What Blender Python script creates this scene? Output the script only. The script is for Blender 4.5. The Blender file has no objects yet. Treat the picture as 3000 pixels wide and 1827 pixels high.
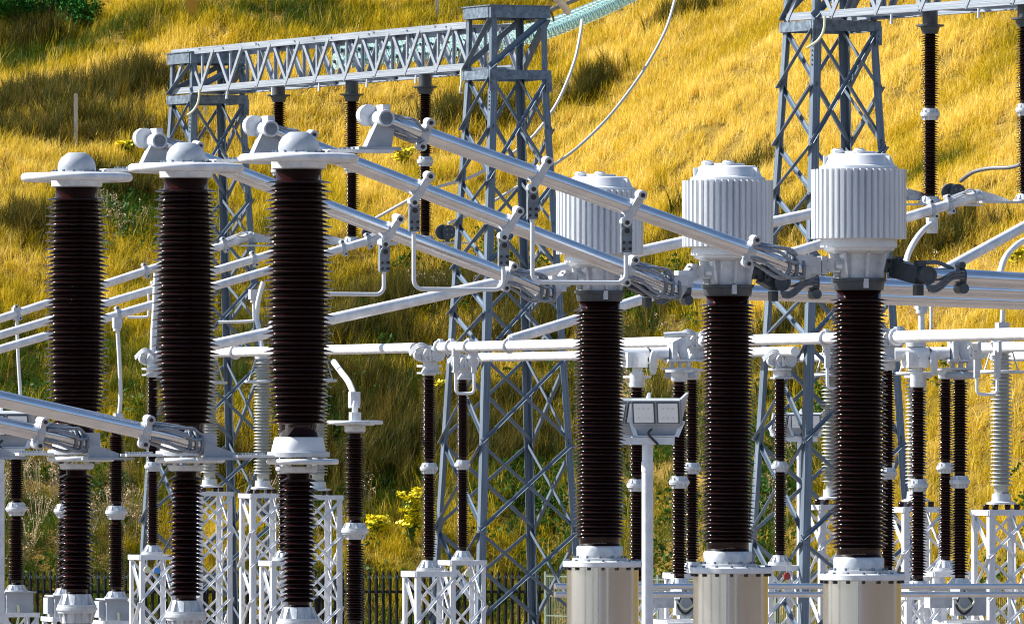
import bpy, math, random
import numpy as np
from mathutils import Vector, Matrix, Quaternion

random.seed(7)
rng = np.random.default_rng(7)
S = bpy.context.scene
COL = S.collection

# ------------------------------------------------------------------ camera, world, sun, exposure
EYE = 5.6                       # camera height above the yard
F = 27000.0                     # focal length expressed in photo pixels (3000 px wide)
HY = 1240.0                     # photo row of the horizon
cd = bpy.data.cameras.new('camera')
cam = bpy.data.objects.new('camera', cd)
COL.objects.link(cam)
cam.location = (0, 0, EYE)
cam.rotation_euler = (math.radians(90), 0, 0)
cd.sensor_width = 36.0
cd.lens = 36.0 * F / 3000.0
cd.shift_y = (HY - 913.5) / 3000.0
cd.clip_start = 1.0
cd.clip_end = 6000.0
S.camera = cam

SUN_AZ = math.radians(-76.0)    # measured from +Y towards +X
SUN_EL = math.radians(39.0)
w = bpy.data.worlds.new('World')
S.world = w
w.use_nodes = True
nt = w.node_tree
nt.nodes.clear()
sky = nt.nodes.new('ShaderNodeTexSky')
sky.sky_type = 'NISHITA'
sky.sun_disc = False
sky.sun_elevation = SUN_EL
sky.sun_rotation = SUN_AZ
sky.air_density = 1.0
sky.dust_density = 0.2
sky.ozone_density = 1.6
bg = nt.nodes.new('ShaderNodeBackground')
bg.inputs['Strength'].default_value = 0.07
wo = nt.nodes.new('ShaderNodeOutputWorld')
nt.links.new(sky.outputs[0], bg.inputs['Color'])
nt.links.new(bg.outputs[0], wo.inputs['Surface'])

sd = bpy.data.lights.new('sun', 'SUN')
sd.energy = 5.0
sd.angle = math.radians(0.53)
sd.color = (1.0, 0.955, 0.88)
sun = bpy.data.objects.new('sun', sd)
COL.objects.link(sun)
SDIR = Vector((math.sin(SUN_AZ) * math.cos(SUN_EL), math.cos(SUN_AZ) * math.cos(SUN_EL), math.sin(SUN_EL)))
sun.rotation_mode = 'QUATERNION'
sun.rotation_quaternion = SDIR.to_track_quat('Z', 'Y')
sun.location = (-40, 60, 60)

S.view_settings.view_transform = 'Standard'
S.view_settings.look = 'None'
S.view_settings.exposure = 1.25
S.view_settings.gamma = 1.0
S.view_settings.use_curve_mapping = False
S.render.engine = 'CYCLES'
S.cycles.max_bounces = 6
S.cycles.filter_width = 1.1

# ------------------------------------------------------------------ helpers
Z = Vector((0, 0, 1))
U = Vector((0.939, 0.343, 0))   # across the bay: to the right and away
V = Vector((0.343, -0.939, 0))  # along the row of phases: to the right and nearer


def P(px, py, d):
    """World point that the photograph shows at (px, py), d metres away."""
    return Vector(((px - 1500.0) / F * d, d, EYE + (HY - py) / F * d))


def PX(px, d):
    return Vector(((px - 1500.0) / F * d, d, 0.0))


class MB:
    def __init__(self):
        self.v, self.f = [], []

    def add(self, vs, fs):
        o = len(self.v)
        self.v.extend([tuple(p) for p in vs])
        self.f.extend([tuple(i + o for i in f) for f in fs])
        return self

    def box(self, c, size, ax=None):
        c = Vector(c)
        ex, ey, ez = ax if ax else (Vector((1, 0, 0)), Vector((0, 1, 0)), Z)
        hx, hy, hz = (s / 2 for s in size)
        vs = [c + ex * (sx * hx) + ey * (sy * hy) + ez * (sz * hz)
              for sz in (-1, 1) for sy in (-1, 1) for sx in (-1, 1)]
        return self.add(vs, [(0, 2, 3, 1), (4, 5, 7, 6), (0, 1, 5, 4), (2, 6, 7, 3), (0, 4, 6, 2), (1, 3, 7, 5)])

    def bar(self, p0, p1, wx, wy, hint=Z):
        p0, p1 = Vector(p0), Vector(p1)
        z = (p1 - p0)
        L = z.length
        z = z.normalized()
        x = hint - z * hint.dot(z)
        if x.length < 1e-4:
            x = Vector((1, 0, 0)) - z * z.x
        x.normalize()
        y = z.cross(x)
        return self.box((p0 + p1) / 2, (wx, wy, L), (x, y, z))

    def tube(self, pts, r, seg=10, caps=True):
        pts = [Vector(p) for p in pts]
        n = len(pts)
        rr = r if isinstance(r, (list, tuple)) else [r] * n
        ref = None
        vs, fs = [], []
        for i, p in enumerate(pts):
            t = (pts[min(i + 1, n - 1)] - pts[max(i - 1, 0)]).normalized()
            if ref is None:
                ref = Z - t * t.z
                if ref.length < 0.05:
                    ref = Vector((1, 0, 0)) - t * t.x
            else:
                ref = ref - t * ref.dot(t)
            ref.normalize()
            b = t.cross(ref)
            for k in range(seg):
                a = 2 * math.pi * k / seg
                vs.append(p + ref * (rr[i] * math.cos(a)) + b * (rr[i] * math.sin(a)))
        for i in range(n - 1):
            for k in range(seg):
                k2 = (k + 1) % seg
                fs.append((i * seg + k, i * seg + k2, (i + 1) * seg + k2, (i + 1) * seg + k))
        if caps:
            fs.append(tuple(range(seg))[::-1])
            fs.append(tuple((n - 1) * seg + k for k in range(seg)))
        return self.add(vs, fs)

    def cyl(self, p0, p1, r, seg=16, r1=None):
        return self.tube([p0, p1], [r, r if r1 is None else r1], seg)

    def lathe(self, prof, c=(0, 0, 0), seg=32, rfun=None, caps=True):
        c = Vector(c)
        vs, fs = [], []
        n = len(prof)
        for (r, z) in prof:
            for k in range(seg):
                a = 2 * math.pi * k / seg
                q = r if rfun is None else rfun(r, k)
                vs.append(c + Vector((q * math.cos(a), q * math.sin(a), z)))
        for i in range(n - 1):
            for k in range(seg):
                k2 = (k + 1) % seg
                fs.append((i * seg + k, i * seg + k2, (i + 1) * seg + k2, (i + 1) * seg + k))
        if caps:
            fs.append(tuple(range(seg))[::-1])
            fs.append(tuple((n - 1) * seg + k for k in range(seg)))
        return self.add(vs, fs)

    def torus(self, c, R, r, seg=40, sub=10, ax=None):
        c = Vector(c)
        ex, ey, ez = ax if ax else (Vector((1, 0, 0)), Vector((0, 1, 0)), Z)
        vs, fs = [], []
        for i in range(seg):
            a = 2 * math.pi * i / seg
            d = ex * math.cos(a) + ey * math.sin(a)
            for k in range(sub):
                b = 2 * math.pi * k / sub
                vs.append(c + d * (R + r * math.cos(b)) + ez * (r * math.sin(b)))
        for i in range(seg):
            for k in range(sub):
                i2, k2 = (i + 1) % seg, (k + 1) % sub
                fs.append((i * sub + k, i2 * sub + k, i2 * sub + k2, i * sub + k2))
        return self.add(vs, fs)

    def prism(self, outline, n, th):
        """A flat outline (3-D points) given thickness th along n."""
        n = Vector(n).normalized()
        a = [Vector(p) - n * (th / 2) for p in outline]
        b = [Vector(p) + n * (th / 2) for p in outline]
        k = len(a)
        fs = [tuple(range(k))[::-1], tuple(range(k, 2 * k))]
        fs += [(i, (i + 1) % k, k + (i + 1) % k, k + i) for i in range(k)]
        return self.add(a + b, fs)

    def mesh(self, name, mat, off=Vector((0, 0, 0)), smooth=True):
        me = bpy.data.meshes.new(name)
        me.from_pydata([(x - off.x, y - off.y, z - off.z) for x, y, z in self.v], [], self.f)
        if mat:
            me.materials.append(mat)
        if smooth:
            ang = 105 if mat and 'porcelain' in mat.name else 38
            me.polygons.foreach_set('use_smooth', [True] * len(me.polygons))
            me.set_sharp_from_angle(angle=math.radians(ang))
        me.update()
        return me

    def build(self, name, mat, parent=None, smooth=True, **props):
        off = wloc(parent) if parent else Vector((0, 0, 0))
        o = bpy.data.objects.new(name, self.mesh(name, mat, off, smooth))
        COL.objects.link(o)
        if parent:
            o.parent = parent
        for k, v in props.items():
            o[k] = v
        return o


def wloc(o):
    v = Vector((0, 0, 0))
    while o:
        v = v + o.location
        o = o.parent
    return v


def thing(name, label, cat, loc, group=None):
    o = bpy.data.objects.new(name, None)
    o.empty_display_size = 0.3
    COL.objects.link(o)
    o.location = loc
    o['label'] = label
    o['category'] = cat
    if group:
        o['group'] = group
    return o


def dup(root, loc, label, rz=None):
    def cp(o, par):
        c = o.copy()
        COL.objects.link(c)
        c.parent = par
        for ch in KIDS.get(o.name, []):
            cp(ch, c)
        return c
    r = cp(root, None)
    r.location = loc
    if rz is not None:
        r.rotation_euler = (0, 0, rz)
    r['label'] = label
    return r


KIDS = {}


def index_kids(root):
    for o in list(bpy.data.objects):
        if o.parent:
            lst = KIDS.setdefault(o.parent.name, [])
            if o not in lst:
                lst.append(o)


# unit members, shared by every lattice piece
def unit_angle(name, mat, t=0.12):
    m = MB()
    out = [(0, 0), (1, 0), (1, t), (t, t), (t, 1), (0, 1)]
    vs = [(x, y, z) for z in (0, 1) for x, y in out]
    m.add(vs, [(0, 1, 2, 3, 4, 5)[::-1], (6, 7, 8, 9, 10, 11)] +
          [(i, (i + 1) % 6, 6 + (i + 1) % 6, 6 + i) for i in range(6)])
    return m.mesh(name, mat, smooth=False)


def unit_square(name, mat):
    m = MB()
    m.box((0, 0, 0.5), (1, 1, 1))
    return m.mesh(name, mat, smooth=False)


def member(name, me, p0, p1, wdt, a, b, parent, w2=None):
    """A straight piece from p0 to p1; a and b are the directions of its two flanges."""
    p0, p1 = Vector(p0), Vector(p1)
    z = p1 - p0
    L = z.length
    z.normalize()
    x = (Vector(a) - z * Vector(a).dot(z)).normalized()
    y = z.cross(x)
    if y.dot(Vector(b)) < 0:
        x = (Vector(b) - z * Vector(b).dot(z)).normalized()
        y = z.cross(x)
    M = Matrix((x, y, z)).transposed()
    o = bpy.data.objects.new(name, me)
    COL.objects.link(o)
    o.parent = parent
    o.location = p0 - wloc(parent)
    o.rotation_mode = 'QUATERNION'
    o.rotation_quaternion = M.to_quaternion()
    o.scale = (wdt, w2 or wdt, L)
    return o


# ------------------------------------------------------------------ materials
def node_mat(name):
    m = bpy.data.materials.new(name)
    m.use_nodes = True
    t = m.node_tree
    return m, t, t.nodes['Principled BSDF']


def metal(name, c1, c2, metallic, rough, scale=6.0, rvar=0.12, bump=0.0, stretch=(1, 1, 1), spec=0.5, coat=0.0):
    m, t, b = node_mat(name)
    N, L = t.nodes, t.links
    tc = N.new('ShaderNodeTexCoord')
    mp = N.new('ShaderNodeMapping')
    mp.inputs['Scale'].default_value = stretch
    no = N.new('ShaderNodeTexNoise')
    no.inputs['Scale'].default_value = scale
    no.inputs['Detail'].default_value = 6
    no.inputs['Roughness'].default_value = 0.65
    cr = N.new('ShaderNodeValToRGB')
    cr.color_ramp.elements[0].position = 0.3
    cr.color_ramp.elements[1].position = 0.7
    cr.color_ramp.elements[0].color = (*c1, 1)
    cr.color_ramp.elements[1].color = (*c2, 1)
    mr = N.new('ShaderNodeMapRange')
    mr.inputs['To Min'].default_value = rough - rvar
    mr.inputs['To Max'].default_value = rough + rvar
    L.new(tc.outputs['Object'], mp.inputs['Vector'])
    L.new(mp.outputs[0], no.inputs['Vector'])
    L.new(no.outputs['Fac'], cr.inputs[0])
    L.new(no.outputs['Fac'], mr.inputs['Value'])
    L.new(cr.outputs[0], b.inputs['Base Color'])
    L.new(mr.outputs[0], b.inputs['Roughness'])
    b.inputs['Metallic'].default_value = metallic
    b.inputs['Specular IOR Level'].default_value = spec
    b.inputs['Coat Weight'].default_value = coat
    b.inputs['Coat Roughness'].default_value = 0.08
    if bump:
        bp = N.new('ShaderNodeBump')
        bp.inputs['Strength'].default_value = bump
        bp.inputs['Distance'].default_value = 0.01
        L.new(no.outputs['Fac'], bp.inputs['Height'])
        L.new(bp.outputs[0], b.inputs['Normal'])
    return m


M = {}
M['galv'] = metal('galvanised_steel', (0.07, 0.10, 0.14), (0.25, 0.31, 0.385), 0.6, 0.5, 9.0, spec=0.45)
M['galv_sunlit'] = metal('sunlit_galvanised_steel', (0.13, 0.165, 0.21), (0.44, 0.48, 0.54), 0.3, 0.45, 9.0, spec=0.5)  # galvanised copy with the beams' sunlit brightness put into its colour
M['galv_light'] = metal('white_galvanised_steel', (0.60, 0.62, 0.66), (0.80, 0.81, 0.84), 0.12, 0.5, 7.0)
M['alu'] = metal('aluminium_tube', (0.66, 0.67, 0.70), (0.84, 0.85, 0.87), 0.95, 0.24, 3.0, 0.07, stretch=(1, 1, 4))
M['alu_white'] = metal('weathered_aluminium', (0.56, 0.57, 0.60), (0.86, 0.86, 0.87), 0.15, 0.45, 5.0)
M['cast'] = metal('cast_aluminium', (0.40, 0.42, 0.46), (0.62, 0.64, 0.67), 0.45, 0.45, 14.0, 0.12, 0.15)
M['cast_white'] = metal('pale_cast_aluminium', (0.46, 0.48, 0.52), (0.66, 0.68, 0.71), 0.25, 0.42, 12.0, 0.12, 0.1)
M['braid'] = metal('braided_aluminium', (0.15, 0.17, 0.20), (0.42, 0.44, 0.48), 0.6, 0.42, 60.0, 0.1, 0.3)
M['paint_white'] = metal('white_paint', (0.60, 0.62, 0.65), (0.76, 0.77, 0.79), 0.0, 0.35, 3.0, 0.08)
M['paint_grey'] = metal('grey_paint', (0.30, 0.33, 0.37), (0.42, 0.45, 0.50), 0.0, 0.4, 4.0, 0.08)
M['steel'] = metal('brushed_steel', (0.54, 0.56, 0.60), (0.70, 0.72, 0.76), 0.92, 0.18, 2.0, 0.06, stretch=(1, 1, 0.15))
M['porcelain'] = metal('brown_porcelain', (0.008, 0.0011, 0.0011), (0.017, 0.0028, 0.0028), 0.0, 0.10, 12.0, 0.03, spec=0.34)
M['porcelain_far'] = metal('dull_brown_porcelain', (0.008, 0.0014, 0.0014), (0.018, 0.0035, 0.003), 0.0, 0.14, 12.0, 0.04, spec=0.35)
M['porcelain_grey'] = metal('pale_grey_porcelain', (0.36, 0.37, 0.35), (0.50, 0.51, 0.48), 0.0, 0.2, 6.0, 0.05, coat=0.3)
M['cast_dark'] = metal('grey_cast_metal', (0.12, 0.145, 0.18), (0.24, 0.27, 0.31), 0.2, 0.45, 14.0, 0.1, 0.15)
M['ribbed'] = metal('ribbed_cast_metal', (0.44, 0.47, 0.52), (0.78, 0.80, 0.83), 0.12, 0.36, 5.0, 0.1, stretch=(1, 1, .12))
M['dark'] = metal('dark_rubber', (0.012, 0.013, 0.016), (0.03, 0.032, 0.036), 0.0, 0.5, 20.0)
M['black_steel'] = metal('dark_painted_steel', (0.035, 0.045, 0.055), (0.07, 0.085, 0.10), 0.0, 0.4, 8.0)
M['wire'] = metal('bare_conductor', (0.50, 0.48, 0.45), (0.72, 0.70, 0.66), 0.3, 0.5, 30.0)
M['cable'] = metal('dark_conductor', (0.10, 0.11, 0.12), (0.2, 0.2, 0.21), 0.4, 0.5, 30.0)
M['cream'] = metal('cream_cable', (0.62, 0.62, 0.40), (0.74, 0.73, 0.52), 0.0, 0.5, 10.0)
M['blue'] = metal('blue_plastic', (0.05, 0.25, 0.65), (0.08, 0.32, 0.75), 0.0, 0.4, 8.0)
M['red'] = metal('red_plastic', (0.30, 0.012, 0.012), (0.38, 0.02, 0.02), 0.0, 0.4, 8.0)
M['fence_black'] = metal('black_fence_steel', (0.006, 0.007, 0.007), (0.014, 0.015, 0.014), 0.0, 0.6, 10.0, spec=0.2)
M['fence_green'] = metal('green_mesh_steel', (0.10, 0.14, 0.10), (0.17, 0.20, 0.15), 0.0, 0.5, 10.0)
M['wood'] = metal('weathered_wood', (0.42, 0.39, 0.34), (0.62, 0.58, 0.52), 0.0, 0.8, 14.0, 0.05, 0.3, stretch=(4, 4, .4))
M['yellow_wood'] = metal('yellow_painted_wood', (0.42, 0.22, 0.008), (0.52, 0.29, 0.015), 0.0, 0.6, 10.0, stretch=(3, 3, .4))
M['bark'] = metal('bark', (0.05, 0.035, 0.02), (0.10, 0.07, 0.045), 0.0, 0.9, 9.0, 0.05, 0.4)

m, t, b = node_mat('glass_disc_teal')
b.inputs['Base Color'].default_value = (0.55, 0.86, 0.82, 1)
b.inputs['Roughness'].default_value = 0.06
b.inputs['Transmission Weight'].default_value = 0.55
b.inputs['IOR'].default_value = 1.5
M['glass'] = m
m, t, b = node_mat('lamp_glass')
b.inputs['Base Color'].default_value = (0.82, 0.86, 0.90, 1)
b.inputs['Roughness'].default_value = 0.3
b.inputs['Specular IOR Level'].default_value = 0.4
M['lens'] = m


def ground_mat(name, cols, scale, bump=0.6):
    m, t, b = node_mat(name)
    N, L = t.nodes, t.links
    ge = N.new('ShaderNodeNewGeometry')
    n1 = N.new('ShaderNodeTexNoise')
    n1.inputs['Scale'].default_value = scale
    n1.inputs['Detail'].default_value = 10
    n1.inputs['Roughness'].default_value = 0.7
    n2 = N.new('ShaderNodeTexNoise')
    n2.inputs['Scale'].default_value = scale * 40
    n2.inputs['Detail'].default_value = 4
    mx = N.new('ShaderNodeMix')
    mx.data_type = 'FLOAT'
    mx.inputs[0].default_value = 0.45
    cr = N.new('ShaderNodeValToRGB')
    els = cr.color_ramp.elements
    els[0].position, els[1].position = 0.32, 0.68
    els[0].color = (*cols[0], 1)
    els[1].color = (*cols[-1], 1)
    for i, c in enumerate(cols[1:-1]):
        e = els.new(0.32 + 0.36 * (i + 1) / (len(cols) - 1))
        e.color = (*c, 1)
    L.new(ge.outputs['Position'], n1.inputs['Vector'])
    L.new(ge.outputs['Position'], n2.inputs['Vector'])
    L.new(n1.outputs['Fac'], mx.inputs[2])
    L.new(n2.outputs['Fac'], mx.inputs[3])
    L.new(mx.outputs[0], cr.inputs[0])
    L.new(cr.outputs[0], b.inputs['Base Color'])
    b.inputs['Roughness'].default_value = 0.95
    b.inputs['Specular IOR Level'].default_value = 0.1
    bp = N.new('ShaderNodeBump')
    bp.inputs['Strength'].default_value = bump
    bp.inputs['Distance'].default_value = 0.15
    L.new(n2.outputs['Fac'], bp.inputs['Height'])
    L.new(bp.outputs[0], b.inputs['Normal'])
    return m


M['gravel'] = ground_mat('yard_gravel', [(0.12, 0.10, 0.088), (0.20, 0.172, 0.155), (0.28, 0.25, 0.23)], 0.6)
M['added_heath'] = ground_mat('added_heath', [(0.03, 0.017, 0.006), (0.055, 0.035, 0.014), (0.085, 0.058, 0.022)], 0.06)  # colour of an unseen ridge added for brown reflections in the tanks
M['soil'] = ground_mat('hill_turf', [(0.07, 0.06, 0.012), (0.20, 0.13, 0.025), (0.36, 0.23, 0.05)], 0.35)


def blade_mat(name, stops, trans=0.35, rough=0.5):
    """Leaf colour by plant (the point's own 'tint') plus a per-plant random shift."""
    m, t, b = node_mat(name)
    N, L = t.nodes, t.links
    at = N.new('ShaderNodeAttribute')
    at.attribute_type = 'INSTANCER'
    at.attribute_name = 'tint'
    a2 = N.new('ShaderNodeAttribute')
    a2.attribute_type = 'GEOMETRY'
    a2.attribute_name = 'blade'
    ma = N.new('ShaderNodeMath')
    ma.operation = 'MULTIPLY_ADD'
    ma.inputs[1].default_value = 0.56
    L.new(a2.outputs['Fac'], ma.inputs[0])
    sb = N.new('ShaderNodeMath')
    sb.operation = 'SUBTRACT'
    sb.inputs[1].default_value = 0.28
    L.new(at.outputs['Fac'], sb.inputs[0])
    L.new(sb.outputs[0], ma.inputs[2])
    cr = N.new('ShaderNodeValToRGB')
    els = cr.color_ramp.elements
    els[0].position, els[0].color = stops[0][0], (*stops[0][1], 1)
    els[1].position, els[1].color = stops[-1][0], (*stops[-1][1], 1)
    for p, c in stops[1:-1]:
        e = els.new(p)
        e.color = (*c, 1)
    L.new(ma.outputs[0], cr.inputs[0])
    L.new(cr.outputs[0], b.inputs['Base Color'])
    b.inputs['Roughness'].default_value = rough
    b.inputs['Specular IOR Level'].default_value = 0.1
    tr = N.new('ShaderNodeBsdfTranslucent')
    L.new(cr.outputs[0], tr.inputs['Color'])
    mix = N.new('ShaderNodeMixShader')
    mix.inputs[0].default_value = trans
    L.new(b.outputs[0], mix.inputs[1])
    L.new(tr.outputs[0], mix.inputs[2])
    L.new(mix.outputs[0], t.nodes['Material Output'].inputs['Surface'])
    return m


M['grass'] = blade_mat('grass_blades', [
    (0.0, (0.88, 0.68, 0.20)), (0.14, (0.74, 0.53, 0.035)), (0.40, (0.54, 0.40, 0.006)),
    (0.53, (0.29, 0.225, 0.008)), (0.67, (0.12, 0.115, 0.007)), (0.83, (0.055, 0.09, 0.006)), (1.0, (0.035, 0.09, 0.006))], 0.3)
M['rush'] = blade_mat('rush_blades', [(0.0, (0.30, 0.19, 0.03)), (0.5, (0.09, 0.075, 0.012)), (1.0, (0.035, 0.05, 0.01))])
M['leaf'] = blade_mat('green_leaves', [(0.0, (0.04, 0.11, 0.015)), (0.5, (0.03, 0.085, 0.012)), (1.0, (0.018, 0.06, 0.01))])
m, t, b = node_mat('bush_leaf')
b.inputs['Base Color'].default_value = (0.022, 0.13, 0.016, 1)
b.inputs['Roughness'].default_value = 0.8
b.inputs['Specular IOR Level'].default_value = 0.12
M['bush'] = m
m, t, b = node_mat('weed_leaf')
b.inputs['Base Color'].default_value = (0.05, 0.14, 0.015, 1)
b.inputs['Roughness'].default_value = 0.6
M['weed'] = m
m, t, b = node_mat('yellow_petals')
b.inputs['Base Color'].default_value = (0.86, 0.74, 0.01, 1)
b.inputs['Roughness'].default_value = 0.6
M['petal'] = m
m, t, b = node_mat('dead_seed_heads')
b.inputs['Base Color'].default_value = (0.48, 0.36, 0.22, 1)
b.inputs['Roughness'].default_value = 0.8
M['seed'] = m


# ------------------------------------------------------------------ terrain
class Noise2:
    def __init__(self, seed):
        self.t = np.random.default_rng(seed).random((256, 256))

    def __call__(self, x, y):
        x, y = np.asarray(x, float), np.asarray(y, float)
        xi, yi = np.floor(x).astype(int), np.floor(y).astype(int)
        fx, fy = x - xi, y - yi
        fx, fy = fx * fx * (3 - 2 * fx), fy * fy * (3 - 2 * fy)
        g = lambda a, b_: self.t[a % 256, b_ % 256]
        return ((g(xi, yi) * (1 - fx) + g(xi + 1, yi) * fx) * (1 - fy) +
                (g(xi, yi + 1) * (1 - fx) + g(xi + 1, yi + 1) * fx) * fy)

    def fbm(self, x, y, o=4):
        s, a, n = 0, 0.5, 0
        for k in range(o):
            s = s + a * self(x * 2 ** k + 17.3 * k, y * 2 ** k + 9.1 * k)
            n += a
            a *= 0.5
        return s / n


NZ, NT, NG = Noise2(1), Noise2(2), Noise2(3)


def hill_z(x, y):
    x, y = np.asarray(x, float), np.asarray(y, float)
    foot = 206.0 - 1.6 * np.clip(x - 1, 0, 30)
    tt = np.clip(y - foot, 0, None)
    ramp = np.clip(tt / 2.0, 0, 1)
    # the bank steepens near its foot, eases above, and flattens far up behind the frame
    z = 0.50 * np.minimum(tt, 16) + 0.36 * np.clip(tt - 16, 0, 150) + 0.1 * np.clip(tt - 166, 0, None)
    z = z + ramp * ((NZ.fbm(x / 7.0, y / 7.0, 4) - 0.5) * 2.4 + (NZ.fbm(x / 1.6 + 40, y / 1.6, 2) - 0.5) * 0.5)
    return np.where(tt > 0, np.maximum(z, -0.1), -0.12)


def grid_obj(name, xs, ys, zf, mat):
    X, Y = np.meshgrid(xs, ys)
    Zz = zf(X, Y)
    nx, ny = len(xs), len(ys)
    co = np.stack([X, Y, Zz], -1).reshape(-1, 3)
    i = np.arange((ny - 1) * nx).reshape(ny - 1, nx)[:, :-1].ravel()
    fs = np.stack([i, i + 1, i + 1 + nx, i + nx], -1)
    me = bpy.data.meshes.new(name)
    me.from_pydata(co.tolist(), [], fs.tolist())
    me.materials.append(mat)
    me.polygons.foreach_set('use_smooth', [True] * len(me.polygons))
    o = bpy.data.objects.new(name, me)
    COL.objects.link(o)
    o['kind'] = 'structure'
    return o


fine = np.arange(-34, 34.01, 0.4)
xs = np.concatenate([np.arange(-220, -34, 4.0), fine, np.arange(36, 221, 4.0)])
ys = np.concatenate([np.arange(158, 262, 0.4), np.arange(262, 430, 4.0)])
grid_obj('hill', xs, ys, hill_z, M['soil'])
# dark heath ridge, unseen, added behind and right of camera for tanks to mirror
grid_obj('hill', np.arange(-60, 401, 10.0), np.arange(-330, 171, 10.0),
         lambda x, y: np.clip((0.9 * x - 0.6 * y - 85) * 0.45, -0.3, 42) + np.where(0.9 * x - 0.6 * y > 85, (NZ.fbm(x / 20, y / 20) - .5) * 5, 0), M['added_heath'])
gm = MB()
gm.add([(-2500, -2500, 0), (2500, -2500, 0), (2500, 2500, 0), (-2500, 2500, 0)], [(0, 1, 2, 3)])
gm.build('ground', M['gravel'], kind='structure')


def hill_hit(px, py):
    d = np.arange(160, 330, 0.1)
    x = (px - 1500) / F * d
    z = EYE + (HY - py) / F * d
    hz = hill_z(x, d)
    k = np.argmax((hz > z) & (hz > 0))
    return Vector((x[k], d[k], float(hz[k])))

# ------------------------------------------------------------------ lattice gantries
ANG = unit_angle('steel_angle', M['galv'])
SUNANG = unit_angle('sunlit_angle', M['galv_sunlit'])
SUNANGT = unit_angle('thin_sunlit_angle', M['galv_sunlit'], 0.16)
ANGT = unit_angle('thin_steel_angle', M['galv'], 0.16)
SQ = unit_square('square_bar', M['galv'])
WSQ = unit_square('pale_square_bar', M['galv_light'])
WANG = unit_angle('pale_steel_angle', M['galv_light'], 0.14)
BOLT = MB().cyl((0, 0, 0), (0, 0, 1), 1.0, 8).mesh('bolt', M['galv'])
BOLTD = MB().cyl((0, 0, 0), (0, 0, 1), 1.0, 8).mesh('dark_bolt', M['dark'])


def bolt(p, n, r, h, parent, me=None, name='bolt'):
    o = bpy.data.objects.new(name, me or BOLT)
    COL.objects.link(o)
    o.parent = parent
    o.location = Vector(p) - wloc(parent)
    o.rotation_mode = 'QUATERNION'
    o.rotation_quaternion = Vector(n).to_track_quat('Z', 'Y')
    o.scale = (r, r, h)
    return o


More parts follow.
